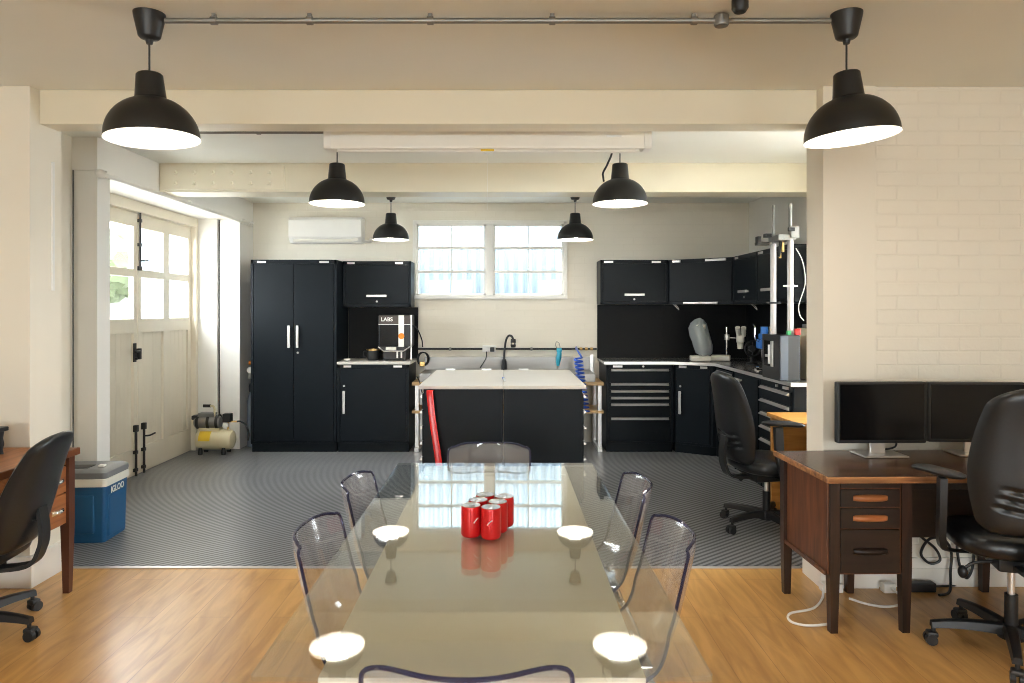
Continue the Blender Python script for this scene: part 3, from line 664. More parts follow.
# ------------------------------------------------------------------ sink bench behind the island
t = thing('sink_bench', 'pine bench with lower shelf and steel legs under the rear window', 'bench', (0, 7.40, 0))
part('bench_top', MB().box(-0.985, 1.045, 0.0, 0.53, 0.70, 0.735, 0.004), m_pine, t); part('shelf', MB().box(-0.985, 1.045, 0.0, 0.50, 0.405, 0.435, 0.004), m_pine, t)
for x in (-0.955, 0.985):
    for y in (0.04, 0.48): part('leg', MB().box(x, x+0.04, y-0.02, y+0.02, 0, 0.70, 0.003), m_alu, t)
for x in (-0.955, 0.985): part('foot_rail', MB().box(x-0.004, x+0.044, -0.01, 0.50, 0.0, 0.045, 0.003), m_alu, t)
t = thing('steel_sink', 'stainless sink top with tall splashback on the pine bench', 'sink', (0, 7.945, 0.736))
part('sink_body', MB().box(-0.91, 0.96, -0.52, -0.002, 0, 0.09, 0.006), m_steel, t); part('splashback', MB().box(-0.91, 0.96, -0.022, -0.002, 0.09, 0.235, 0.003), m_steel, t)
part('upright', MB().box(0.962, 1.0, -0.03, -0.002, 0.0, 0.26, 0.002), m_alu, t)
t = thing('swan_neck_tap', 'black swan-neck tap standing behind the island', 'tap', (-0.01, 7.80, 0.8275))
part('base', MB().lathe([(0.001, 0.13), (0.018, 0.125), (0.026, 0.10), (0.032, 0.05), (0.032, 0.0), (0.001, 0.0)], 20), m_black, t)
part('neck', MB().tube([(0, 0, 0.12), (0.005, 0, 0.22), (0.02, 0, 0.33), (0.05, 0, 0.385), (0.085, 0, 0.38), (0.10, 0, 0.345)], 0.012, sub=5, n=12), m_black, t)
b = MB(); b.lathe([(0.001, 0.0), (0.026, 0.0), (0.03, -0.02), (0.03, -0.075), (0.024, -0.095), (0.001, -0.095)], 20, c=(0.102, 0, 0.35)); hd = part('spray_head', b, m_black, t)
b = MB(); b.lathe([(0.0305, -0.04), (0.0312, -0.04), (0.0312, -0.06), (0.0305, -0.06)], 20, c=(0.102, 0, 0.35)); part('ring', b, m_chrome, hd)
t = thing('conduit_run', 'dark pipe along the rear wall above the sink splashback', 'pipe', (0, 7.93, 1.06))
b = MB(); b.cyl((-0.985, 0, 0), (1.04, 0, 0), 0.011, n=10); part('pipe', b, m_gplastic, t)
for x in (-0.62, 0.30): part('pipe_clip', MB().box(x-0.012, x+0.012, -0.016, 0.018, -0.018, 0.018, 0.002), m_galv, t)
for x in (0.86, 0.92, 0.98): b = MB(); b.cyl((x-0.015, 0, 0), (x+0.015, 0, 0), 0.017, n=10); part('fitting', b, m_brass, t)
t = thing('wall_socket', 'white wall socket with a black plug behind the island', 'socket', (-0.18, 7.948, 1.06))
part('plate', MB().box(-0.075, 0.075, -0.045, -0.001, -0.035, 0.04, 0.005), m_whiteplastic, t); pl = part('plug', MB().box(0.012, 0.06, -0.085, -0.046, -0.03, 0.02, 0.006), m_black, t)
part('cord', MB().tube([(-0.03, -0.05, -0.03), (-0.03, -0.07, -0.09), (-0.06, -0.07, -0.15), (-0.10, -0.06, -0.21)], 0.006, sub=4), m_black, t)
t = thing('air_gun', 'cyan air gun hanging on the wall right of the tap', 'air gun', (0.60, 7.88, 0.872))
b = MB(); b.tube([(-0.005, 0, 0.0), (0.0, 0, 0.06), (0.01, 0, 0.13), (0.012, 0, 0.17)], 0.02, sub=4, n=12, rad=lambda u: 0.014+0.014*math.sin(u*PI)+0.004*u); b.box(-0.02, 0.04, -0.015, 0.015, 0.155, 0.20, 0.008); part('body', b, m_cyan, t)
b = MB(); b.tube([(-0.01, 0, 0.19), (-0.03, 0, 0.23), (-0.02, 0, 0.27), (0.01, 0, 0.25), (0.02, 0, 0.20)], 0.004, sub=4); b.cyl((-0.005, 0, 0.0), (-0.006, 0, -0.03), 0.005); part('nozzle', b, m_galv, t)
b = MB(); b.cyl((0, 0.0, 0.235), (0, 0.044, 0.235), 0.004); part('hook', b, m_galv, t)
b = MB(); pts = []
for k in range(14*12+1):
    a = 2*PI*k/12; z = 1.00-0.56*k/168; pts.append((0.765+0.075*k/168+0.04*math.cos(a), 7.325+0.04*math.sin(a), z))
b.tube(smooth([Vector(p) for p in ((0.80, 7.90, 1.055), (0.79, 7.75, 1.09), (0.775, 7.5, 1.07), (0.79, 7.36, 1.03))], 4)[:-1] + pts, 0.0105, n=6)
single('coiled_hose', b, M_('blue_hose', (0.02, 0.09, 0.48), 0.3), 'blue coiled air hose hanging left of the right drawer cabinet', 'hose')
t = thing('hose_coil', 'black cable coil with brass fitting hanging beside the left base cabinet', 'cable', (-0.93, 7.88, 0.90))
b = MB()
for k in range(3): b.tube([(0.06*math.cos(a)+0.01*k, -0.012*k, 0.075*math.sin(a)+0.05) for a in [2*PI*q/16 for q in range(16)]], 0.006, loop=True)
part('coil', b, m_black, t); part('fitting', MB().box(-0.03, 0.03, -0.035, 0.0, -0.035, 0.02, 0.006), m_brass, t); b = MB(); b.cyl((0, 0.0, 0.12), (0, 0.063, 0.12), 0.005); part('hook', b, m_galv, t)
single('bench_cable', MB().tube([(-0.93, 7.37, 0.80), (-0.90, 7.365, 0.745), (-0.87, 7.375, 0.62), (-0.80, 7.38, 0.50), (-0.76, 7.385, 0.445)], 0.005, sub=6), m_black, 'black cable dropping over the left end of the pine bench', 'cable')

# ------------------------------------------------------------------ machine on the left counter
t = thing('desktop_machine', 'black desktop machine with white strip and orange disc on the left counter', 'machine', (-1.185, 7.62, 0.956))
b = MB(); b.box(-0.17, 0.17, -0.12, 0.22, 0.15, 0.49, 0.01); part('body', b, m_gplastic, t)
b = MB(); b.prism([(-0.165, 0.15), (0.165, 0.15), (0.12, 0.10), (0.12, 0.012), (-0.12, 0.012), (-0.12, 0.10)], -0.11, 0.20, 'y', 0.003); part('base', b, m_black, t)
part('front_window', MB().box(-0.155, 0.05, -0.126, -0.119, 0.16, 0.385, 0.003), m_screen, t); part('header', MB().box(-0.165, 0.165, -0.127, -0.119, 0.392, 0.485, 0.003), M_('brown_black_panel', (0.06, 0.045, 0.038), 0.5), t)
st = part('strip', MB().box(0.045, 0.105, -0.132, -0.127, 0.15, 0.488, 0.002), m_whiteplastic, t, 'white vertical strip')
b = MB(); b.cyl((0.077, -0.138, 0.265), (0.077, -0.131, 0.265), 0.032, n=28); part('disc', b, m_orangedot, st, 'orange disc')
text_part('lettering', 'LABS', 0.058, m_paper, t, Matrix.Translation((-0.08, -0.1285, 0.442)) @ Matrix.Rotation(R(90), 4, 'X'), bold=0.001)
part('trim_line', MB().box(-0.17, 0.17, -0.129, -0.126, 0.386, 0.392), m_alu, t)
part('tray_rim', MB().tube([(-0.17, -0.14, 0.15), (-0.11, -0.15, 0.105), (0.10, -0.15, 0.105), (0.19, -0.14, 0.165)], 0.007), m_alu, t)
part('tray', MB().box(-0.09, 0.02, -0.14, -0.10, 0.118, 0.148, 0.003), m_offwhite, t)
for x in (0.03, 0.075): part('lever', MB().box(x-0.008, x+0.008, -0.125, -0.11, 0.03, 0.095, 0.002), m_alu, t)
for x in (-0.1, 0.1): part('foot', MB().box(x-0.02, x+0.02, -0.08, 0.17, 0, 0.014, 0.002), m_black, t)
part('side_post', MB().box(0.171, 0.185, -0.115, -0.09, 0.01, 0.49, 0.002), m_alu, t)
b = MB(); b.tube([(0.17, 0.03, 0.37), (0.21, 0.03, 0.36), (0.245, 0.03, 0.30), (0.28, 0.02, 0.21), (0.285, 0.02, 0.14)], 0.007, sub=4); part('cord', b, m_black, t)
t = thing('cup', 'dark round cup left of the machine on the left counter', 'cup', (-1.43, 7.60, 0.956))
part('body', MB().lathe([(0.001, 0), (0.055, 0), (0.07, 0.03), (0.072, 0.12), (0.066, 0.12), (0.062, 0.03), (0.001, 0.02)], 28), m_black, t); b = MB(); b.tube([(-0.068, 0, 0.10), (-0.105, 0, 0.09), (-0.10, 0, 0.04), (-0.066, 0, 0.03)], 0.007, sub=4); part('handle', b, m_black, t)
part('rim_band', MB().lathe([(0.0725, 0.108), (0.0745, 0.108), (0.0745, 0.121), (0.0725, 0.121)], 28), m_brass, t)
single('soap_dish', MB().lathe([(0.001, 0), (0.03, 0), (0.038, 0.022), (0.034, 0.022), (0.028, 0.006), (0.001, 0.006)], 24), m_whiteplastic, 'small white dish on the left counter beside the tall cabinet', 'dish', (-1.69, 7.50, 0.956))

# ------------------------------------------------------------------ gas cylinder and compressor
t = thing('gas_cylinder', 'grey gas cylinder with regulator left of the tall cabinet', 'cylinder', (-2.765, 7.72, 0))
part('bottle', MB().lathe([(0.001, 0), (0.072, 0), (0.076, 0.02), (0.076, 0.50), (0.06, 0.57), (0.03, 0.62), (0.025, 0.66), (0.001, 0.66)], 28), m_gascyl, t)
part('collar', MB().lathe([(0.001, 0.60), (0.055, 0.60), (0.058, 0.66), (0.05, 0.69), (0.001, 0.69)], 24), m_gplastic, t)
b = MB(); b.box(-0.02, 0.02, -0.02, 0.02, 0.68, 0.90, 0.004); b.box(-0.06, 0.05, -0.03, 0.02, 0.74, 0.80, 0.006); part('regulator', b, m_galv, t)
b = MB(); b.cyl((-0.03, -0.05, 0.84), (-0.03, -0.02, 0.84), 0.035, n=20); b.cyl((0.045, -0.05, 0.76), (0.045, -0.02, 0.76), 0.03, n=20); part('gauge', b, m_whiteplastic, t)
b = MB(); b.cyl((-0.045, -0.03, 0.92), (0.03, -0.03, 0.92), 0.022, n=16); part('valve_knob', b, m_orangedot, t, 'orange valve knob')
part('hose', MB().tube([(0.0, 0.0, 0.89), (0.0, 0.02, 1.0), (-0.01, 0.05, 1.2)], 0.022, sub=3), m_black, t)
t = thing('air_compressor', 'small ivory air compressor on the floor by the far door jamb', 'compressor', (-3.03, 7.33, 0))
b = MB(); b.lathe([(0.001, -0.20), (0.05, -0.198), (0.09, -0.18), (0.105, -0.15), (0.105, 0.15), (0.09, 0.18), (0.05, 0.198), (0.001, 0.20)], 28, M=Matrix.Translation((0, 0, 0.145)) @ Matrix.Rotation(R(90), 4, 'Y')); part('tank', b, m_ivory, t)
for x in (-0.13, 0.11):
    for y in (-0.07, 0.07): part('foot', MB().lathe([(0.001, 0), (0.022, 0), (0.024, 0.02), (0.018, 0.07), (0.001, 0.07)], 14, c=(x, y, 0)), m_black, t)
b = MB(); b.lathe([(0.001, -0.15), (0.055, -0.15), (0.07, -0.13), (0.07, 0.09), (0.055, 0.11), (0.001, 0.11)], 24, M=Matrix.Translation((-0.06, 0, 0.33)) @ Matrix.Rotation(R(90), 4, 'Y')); part('motor', b, m_galv, t)
for x in (-0.17, -0.06, 0.03): part('motor_band', MB().lathe([(0.071, -0.014), (0.078, -0.014), (0.078, 0.014), (0.071, 0.014)], 24, M=Matrix.Translation((x, 0, 0.33)) @ Matrix.Rotation(R(90), 4, 'Y')), m_black, t)
part('air_filter', MB().box(-0.235, -0.17, -0.05, 0.05, 0.355, 0.40, 0.01), m_black, t); part('cylinder_head', MB().box(-0.17, 0.0, -0.05, 0.05, 0.385, 0.425, 0.006), m_galv, t)
b = MB(); b.lathe([(0.1055, -0.06), (0.1065, -0.06), (0.1065, 0.06), (0.1055, 0.06)], 28, M=Matrix.Translation((-0.08, 0, 0.145)) @ Matrix.Rotation(R(90), 4, 'Y')); bmesh.ops.delete(b.bm, geom=[f for f in b.bm.faces if f.calc_center_median().y > -0.02 or f.calc_center_median().z < 0.15], context='FACES'); part('label_plate', b, m_yellow, t, 'yellow label')
b = MB(); b.tube([(0.0, -0.02, 0.25), (0.0, -0.03, 0.40), (0.0, -0.03, 0.47), (-0.02, -0.03, 0.498), (-0.08, -0.03, 0.50)], 0.011, sub=4); hnd = part('carry_handle', b, m_ivory, t); part('grip', MB().cyl((-0.04, -0.03, 0.50), (-0.115, -0.03, 0.50), 0.016), m_black, hnd)
part('pressure_switch', MB().box(0.09, 0.17, -0.05, 0.03, 0.33, 0.42, 0.006), m_black, t); b = MB(); b.cyl((0.125, -0.065, 0.30), (0.125, -0.03, 0.30), 0.027, n=20); part('gauge', b, m_whiteplastic, t); b = MB(); b.tube([(0.13, 0, 0.24), (0.13, 0, 0.33)], 0.012); b.cyl((0.16, -0.02, 0.335), (0.23, -0.02, 0.335), 0.009); part('manifold', b, m_brass, t)
part('saddle', MB().box(-0.16, 0.06, -0.05, 0.05, 0.235, 0.27, 0.004), m_ivory, t)
single('air_hose', MB().tube([(-2.80, 7.31, 0.335), (-2.77, 7.32, 0.335), (-2.72, 7.33, 0.30), (-2.69, 7.34, 0.22), (-2.70, 7.36, 0.13)], 0.009, sub=5), m_black, 'black hose from the air compressor towards the tall cabinet', 'hose')

# ------------------------------------------------------------------ things on the right counter
WT = 0.957
def mic_base(t): 
    b = MB(); b.box(-0.10, 0.10, -0.08, 0.10, 0, 0.06, 0.012); part('base', b, m_offwhite, t)
    part('pillar', MB().cyl((0.06, 0.06, 0.055), (0.06, 0.06, 0.36), 0.013, n=14), m_chrome, t)
t = thing('covered_microscope', 'microscope under a clear plastic bag in the corner of the right counter', 'microscope', (2.115, 7.48, WT), R(-8))
b = MB(); b.box(-0.13, 0.07, -0.10, 0.08, 0, 0.055, 0.01); part('base', b, m_offwhite, t)
b = MB(); b.cyl((0.0, 0, 0.05), (0.0, 0, 0.30), 0.013); part('pillar', b, m_chrome, t)
b = MB(); b.box(-0.06, 0.02, -0.05, 0.03, 0.24, 0.36, 0.02); b.cyl((-0.05, -0.06, 0.33), (-0.07, -0.07, 0.39), 0.022); b.cyl((0.0, -0.06, 0.33), (0.0, -0.07, 0.39), 0.022); b.cyl((-0.02, -0.02, 0.16), (-0.02, -0.02, 0.25), 0.03); part('head', b, m_offwhite, t)
b = MB(); rings = []; rnd = random.Random(3)
for u, cx, rx, ry in ((0.06, 0.02, 0.05, 0.045), (0.09, 0.01, 0.085, 0.07), (0.16, 0.0, 0.10, 0.085), (0.26, -0.03, 0.105, 0.09), (0.35, -0.05, 0.10, 0.09), (0.40, -0.05, 0.085, 0.075), (0.44, -0.04, 0.045, 0.05), (0.455, -0.035, 0.012, 0.02)):
    rings.append([(cx+rx*math.cos(a)*(1+rnd.uniform(-.07, .07)), -0.01+ry*math.sin(a)*(1+rnd.uniform(-.07, .07)), u+rnd.uniform(-.006, .006)) for a in [2*PI*k/20 for k in range(20)]])
b.loft(rings, cap=False); part('plastic_bag', b, m_bag, t, ang=80)
t = thing('stereo_microscope', 'bare white microscope on a pillar right of the bagged one', 'microscope', (2.31, 7.50, WT), R(-20))
mic_base(t)
part('arm', MB().cyl((0.06, 0.06, 0.25), (0.20, 0.0, 0.24), 0.011), m_chrome, t); b = MB(); b.lathe([(0.013, -0.03), (0.028, -0.03), (0.028, 0.03), (0.013, 0.03)], 18, c=(0.06, 0.06, 0.25)); part('clamp', b, m_alu, t)
b = MB(); b.box(0.16, 0.24, -0.05, 0.04, 0.19, 0.28, 0.02); b.cyl((0.185, -0.02, 0.27), (0.175, -0.08, 0.36), 0.022, 0.026); b.cyl((0.235, -0.02, 0.27), (0.235, -0.08, 0.36), 0.022, 0.026); b.cyl((0.20, 0, 0.20), (0.20, 0.0, 0.13), 0.034, 0.028); part('head', b, m_offwhite, t)
# vertical test rig
t = thing('test_rig', 'vertical test rig with two tall silver tubes at the end of the right counter', 'machine', (2.165, 5.545, WT))
part('cabinet_body', MB().box(-0.07, 0.09, -0.20, 0.16, 0.0, 0.35, 0.006), m_gplastic, t)
fp = part('side_window', MB().box(-0.074, -0.068, -0.10, 0.11, 0.10, 0.30, 0.003), m_screen, t)
b = MB(); b.cyl((-0.078, -0.02, 0.12), (-0.078, -0.02, 0.27), 0.012); b.box(-0.084, -0.072, -0.06, 0.06, 0.17, 0.19); b.box(-0.084, -0.072, -0.09, -0.05, 0.10, 0.30, 0.002); part('mechanism', b, m_alu, fp)
part('front_rail', MB().box(-0.066, -0.005, -0.212, -0.199, 0.005, 0.345, 0.004), M_('blue_grey_panel', (0.07, 0.085, 0.11), 0.4), t)
for i, (x, y, z0, z1, z2) in enumerate(((-0.02, 0.05, 0.35, 1.07, 1.38), (0.055, -0.10, 0.35, 1.09, 1.37))):
    tb = part('tube', MB().cyl((x, y, z0), (x, y, z1), 0.024, n=24), M_('tube_silver', (0.55, 0.52, 0.51), 0.4, 0.7), t, 'thick silver tube'); part('rod', MB().cyl((x, y, z1), (x, y, z2), 0.009 if i == 0 else 0.014, n=14), m_galv, tb)
    b = MB(); zc = 0.60 if i == 0 else 0.73
    b.lathe([(0.0245, -0.008), (0.034, -0.008), (0.034, 0.008), (0.0245, 0.008)], 24, c=(x, y, zc)); b.box(x-0.055, x+0.055, y-0.008, y+0.008, zc-0.006, zc+0.006); part('collar', b, m_gplastic if i == 0 else m_alu, tb)
b = MB(); b.box(-0.05, 0.085, -0.13, 0.08, 1.085, 1.13, 0.006); b.box(0.04, 0.105, -0.15, -0.08, 1.10, 1.19, 0.006); ch = part('crosshead', b, m_galv, t)
b = MB(); b.box(-0.16, -0.06, 0.02, 0.08, 1.06, 1.085, 0.004); b.box(-0.155, -0.125, 0.02, 0.08, 1.08, 1.13, 0.004); b.box(-0.10, -0.05, 0.0, 0.06, 1.12, 1.15, 0.004); b.box(0.02, 0.07, -0.155, -0.13, 1.15, 1.18, 0.004); b.cyl((0.0, -0.05, 1.08), (-0.02, -0.06, 0.96), 0.012); part('clamp_arm', b, m_black, ch)
b = MB(); b.cyl((0.02, -0.03, 1.08), (0.02, -0.03, 1.0), 0.016); b.cyl((-0.005, -0.05, 0.99), (-0.005, -0.05, 0.95), 0.01); part('probe', b, m_brass, ch)
b = MB(); b.box(0.06, 0.10, -0.185, -0.145, 0.351, 0.40, 0.004); part('red_block', b, m_red, t); b = MB(); b.box(0.0, 0.03, -0.18, -0.15, 0.351, 0.385, 0.004); part('green_block', b, m_green, t)
b = MB(); b.tube([(0.09, -0.12, 1.02), (0.15, -0.10, 0.92), (0.17, -0.10, 0.75), (0.12, -0.10, 0.58), (0.13, -0.10, 0.50), (0.16, -0.1, 0.46)], 0.004, sub=5); part('cable', b, m_whiteplastic, t)
t = thing('beige_board', 'upright beige board beside the test rig at the counter end', 'board', (2.375, 5.47, WT))
part('board', MB().box(-0.03, 0.03, -0.14, 0.16, 0, 0.40, 0.004), m_ivory, t); b = MB(); b.box(-0.03, 0.04, -0.06, 0.06, 0.40, 0.43, 0.004); b.ball((0.06, -0.05, 0.45), 0.03, (1.2, 1, 0.8)); part('top_fitting', b, m_galv, t)
t = thing('drill_stand', 'small blue bench drill stand left of the test rig', 'tool', (2.24, 6.02, WT))
b = MB(); b.box(-0.09, 0.10, -0.09, 0.09, 0, 0.025, 0.006); part('base', b, m_gplastic, t)
part('column', MB().cyl((0.06, 0.04, 0.02), (0.06, 0.04, 0.40), 0.014), m_chrome, t); b = MB(); b.box(-0.06, 0.09, -0.05, 0.07, 0.21, 0.29, 0.012); b.box(-0.05, 0.02, -0.04, 0.04, 0.29, 0.34, 0.01); part('head', b, m_brightblue, t)
part('motor', MB().cyl((-0.01, 0, 0.29), (-0.01, 0, 0.40), 0.032, n=20), m_brightblue, t); part('spindle', MB().cyl((-0.02, 0, 0.21), (-0.02, 0, 0.13), 0.02, 0.012), m_chrome, t); b = MB(); b.tube([(-0.055, 0, 0.27), (-0.09, 0, 0.30), (-0.09, 0, 0.40), (-0.11, 0, 0.42)], 0.006, sub=4); part('feed_lever', b, m_chrome, t)
t = thing('bench_vice', 'small blue vice in front of the drill stand', 'vice', (2.235, 5.815, WT))
b = MB(); b.box(-0.06, 0.06, -0.05, 0.05, 0, 0.03, 0.006); b.box(-0.02, 0.06, -0.045, 0.045, 0.03, 0.09, 0.008); part('body', b, m_brightblue, t); part('jaw', MB().box(-0.075, -0.03, -0.045, 0.045, 0.03, 0.09, 0.008), m_brightblue, t); b = MB(); b.cyl((-0.13, 0, 0.05), (-0.02, 0, 0.05), 0.012); b.cyl((-0.13, 0, 0.05), (-0.155, 0, 0.05), 0.026); part('screw', b, m_chrome, t); b = MB(); b.tube([(-0.05, -0.07, 0.005), (0.0, -0.09, 0.006), (0.05, -0.07, 0.005)], 0.006, sub=4); part('clamp_bar', b, m_chrome, t)
t = thing('round_stand', 'dark round stand in the shade at the back of the right counter', 'stand', (2.45, 6.95, WT))
b = MB(); b.lathe([(0.001, 0), (0.06, 0), (0.05, 0.02), (0.012, 0.03), (0.012, 0.10), (0.001, 0.10)], 24); part('stand', b, m_gplastic, t); b = MB(); b.tube([(0.075*math.cos(a), -0.02, 0.16+0.075*math.sin(a)) for a in [2*PI*q/24 for q in range(24)]], 0.008, loop=True); b.cyl((0, -0.03, 0.16), (0, 0.03, 0.16), 0.03)
for q in range(4):
    a = q*PI/4; b.cyl((0.075*math.cos(a), -0.02, 0.16+0.075*math.sin(a)), (-0.075*math.cos(a), -0.02, 0.16-0.075*math.sin(a)), 0.003, n=6)
part('guard', b, m_gplastic, t)
for q, (x, y) in enumerate(((1.83, 7.62), (2.33, 6.98))):
    b = MB(); b.tube([(0, 0, 0), (0.03, -0.01, -0.03), (0.06, -0.01, -0.06), (0.05, 0, -0.03), (0.02, 0.01, -0.002)], 0.004, sub=4)
    single('loose_wire', b, m_whiteplastic, ('white wire dangling under the right wall cabinet above the bagged microscope', 'white wire dangling under the wall cabinets along the right wall')[q], 'wire', (x if q == 0 else 2.45, y, 1.562))

# ------------------------------------------------------------------ office chairs
def office_chair(loc, rz, label, seat=0.47, bz0=0.60, bz1=1.17, tilt=9, base_a=0.0, arms=True, chev=True, hw=0.235, armz=0.78):
    t = thing('office_chair', label, 'chair', loc, rz, 'black swivel office chairs')
    # seat cushion
    b = MB(); rings = []
    n = 36
    def se(a, rx, ry, p=0.62): return (rx*math.copysign(abs(math.cos(a))**p, math.cos(a)), ry*math.copysign(abs(math.sin(a))**p, math.sin(a)))
    for k, z in ((0.86, -0.045), (0.97, -0.03), (1.0, 0.0), (0.97, 0.03), (0.88, 0.045), (0.55, 0.05), (0.1, 0.048)):
        ring = []
        for i in range(n):
            x, y = se(2*PI*i/n, 0.245*k, 0.235*k)
            ring.append((x, y+0.01, seat+z-0.012*max(0, y/0.2)**2*(1 if z > 0 else 0.5)))
        rings.append(ring)
    b.loft(rings); part('seat', b, m_leather, t, ang=60)
    # backrest: closed padded shell
    U, V = 26, 64; hgt = bz1-bz0; rows_f, rows_b = [], []
    tl = math.tan(R(tilt))
    def half(v):
        a = 0.80+0.20*math.sin(min(1, v/0.42)*PI/2) if v < 0.42 else 1-0.34*((v-0.42)/0.58)**1.6
        if v > 0.86: a *= math.sqrt(max(0.0, 1-((v-0.86)/0.14)**2.2))*0.999+0.001
        if v < 0.10: a *= 0.55+0.45*math.sqrt(max(0, 1-(1-v/0.10)**2))
        return hw*max(a, 0.03)
    grid = {}
    for s_ in (0, 1):
        for j in range(V+1):
            v = j/V; h = half(v)
            for i in range(U+1):
                u = -1+2*i/U; x = h*u; z = bz0+hgt*v
                y = -0.235 - tl*hgt*(v-0.1) - 0.02*math.cos(v*PI*1.2) + 0.045*(u*u)*(h/hw)**2
                edge = math.sqrt(max(0, 1-abs(u)**3.2))*math.sqrt(max(0.0, 1-max(0, (v-0.9)/0.1)**2))*math.sqrt(max(0.0, 1-max(0, (0.07-v)/0.07)**2))
                th = 0.034*edge
                if s_ == 1:
                    yy = y - th
                    if chev:
                        for q in range(3):
                            zc = bz0+hgt*(0.16+0.065*q) + 0.30*abs(x)*0.6
                            if abs(x) < 0.15-0.02*q: yy += 0.013*math.exp(-((z-zc)/0.008)**2)
                else: yy = y + th
                grid[s_, i, j] = (x, yy, z)
    b = MB(); vt = {k: b.bm.verts.new(p) for k, p in grid.items()}
    for s_ in (0, 1):
        for j in range(V):
            for i in range(U):
                q = (vt[s_, i, j], vt[s_, i+1, j], vt[s_, i+1, j+1], vt[s_, i, j+1])
                b.bm.faces.new(q if s_ == 0 else q[::-1])
    bmesh.ops.remove_doubles(b.bm, verts=b.bm.verts, dist=0.0012)
    part('backrest', b, m_leather, t, ang=70)
    # j bar, mechanism
    yb = -0.235-0.055
    b = MB(); P = smooth([Vector(p) for p in ((0, yb-0.03, bz0+0.18), (0, yb-0.045, bz0+0.08), (0, yb-0.035, seat-0.0), (0, yb+0.02, seat-0.075), (0, -0.08, seat-0.09))], 6)
    rings = []
    for i, p in enumerate(P):
        tt = (P[min(i+1, len(P)-1)]-P[max(i-1, 0)]).normalized(); nn = Vector((0, -tt.z, tt.y))
        rings.append([p+Vector((sx*0.036, 0, 0))+nn*sy*0.009 for sx, sy in ((-1, -1), (1, -1), (1, 1), (-1, 1))])
    b.loft(rings); part('back_bar', b, m_gplastic, t)
    b = MB(); b.box(-0.09, 0.09, -0.13, 0.11, seat-0.115, seat-0.04, 0.012); part('tilt_mechanism', b, m_gplastic, t)
    b = MB(); b.tube([(-0.08, -0.06, seat-0.09), (-0.16, -0.07, seat-0.10), (-0.20, -0.07, seat-0.13)], 0.007, sub=3); b.ball((-0.205, -0.07, seat-0.145), 0.02, (1, 1, 1.4)); part('lever', b, m_black, t)
    part('gas_lift', MB().cyl((0, 0, 0.20), (0, 0, seat-0.10), 0.0145, n=18), m_alu, t); part('lift_sleeve', MB().cyl((0, 0, 0.06), (0, 0, 0.255), 0.026, n=20), m_black, t)
    part('hub', MB().lathe([(0.001, 0.125), (0.045, 0.12), (0.052, 0.10), (0.052, 0.065), (0.001, 0.065)], 24), m_black, t)
    for k in range(5):
        a = base_a - rz + k*2*PI/5; dv = Vector((math.cos(a), math.sin(a), 0)); nv = Vector((-dv.y, dv.x, 0))
        b = MB(); rings = []
        for u in [i/8 for i in range(9)]:
            p = dv*(0.03+0.285*u); z = 0.103+0.012*math.sin(u*PI*0.6)-0.022*u*u; ww = 0.029-0.010*u; hh_ = 0.023-0.009*u
            rings.append([p+nv*(ww*sx)+Vector((0, 0, z+hh_*sz)) for sx, sz in ((-1, -1), (-0.75, 0.7), (-0.4, 1), (0.4, 1), (0.75, 0.7), (1, -1))])
        b.loft(rings); lg = part('base_leg', b, m_black, t)
        c0 = dv*0.305; b = MB()
        for sgn in (-1, 1): b.cyl(c0+dv*0.012+nv*0.006*sgn+Vector((0, 0, 0.026)), c0+dv*0.012+nv*0.026*sgn+Vector((0, 0, 0.026)), 0.026, 0.024, n=20)
        b.cyl(c0+Vector((0, 0, 0.03)), c0+Vector((0, 0, 0.085)), 0.009); b.box(-0.022, 0.022, -0.024, 0.024, 0.036, 0.06, 0.008, M=Matrix.Translation(c0+dv*0.006) @ Matrix.Rotation(a, 4, 'Z'))
        part('caster', b, m_black, lg)
    if arms:
        for sg in (-1, 1):
            b = MB(); rings = []
            for p in smooth([Vector(q) for q in ((sg*0.10, 0.0, seat-0.07), (sg*0.24, 0.0, seat-0.075), (sg*0.285, -0.06, seat-0.02), (sg*0.295, -0.10, seat+0.12), (sg*0.295, -0.11, armz-0.03))], 5):
                rings.append([p+Vector((dx*0.014, dy*0.028, 0)) for dx, dy in ((-1, -1), (1, -1), (1, 1), (-1, 1))])
            b.loft(rings); ar = part('armrest', b, m_gplastic, t)
            b = MB(); rings = []
            for q in range(11):
                u = q/10; yy = -0.19+0.22*u; e = math.sqrt(max(0.04, 1-(2*u-1)**4))
                rings.append([(sg*(0.295+0.13*(u-0.45))+0.045*e*math.cos(a), yy, armz-0.008+0.019*math.sin(a)*e-0.02*max(0, u-0.7)) for a in [2*PI*k/14 for k in range(14)]])
            b.loft(rings); part('arm_pad', b, m_gplastic, ar)
    return t
office_chair((2.22, 3.07, 0), R(-17), 'black swivel chair with armrests in front of the dark desk at right', seat=0.50, bz0=0.57, bz1=1.19, base_a=R(166), armz=0.80)
office_chair((1.80, 4.82, 0), R(-77), 'black swivel chair on the rubber floor by the orange desk', seat=0.45, bz0=0.47, bz1=1.085, tilt=14, base_a=R(205), armz=0.775)
ch = office_chair((-2.465, 3.20, 0), R(97), 'black swivel chair cut by the left edge at the brown desk', seat=0.40, bz0=0.41, bz1=0.935, tilt=22, base_a=R(-4), arms=False, chev=False, armz=0.66, hw=0.25)
b = MB(); b.tube([(-0.05, -0.312, 0.545), (0.0, -0.318, 0.528), (0.05, -0.312, 0.545)], 0.004, sub=5); part('moulded_mark', b, m_gplastic, ch)

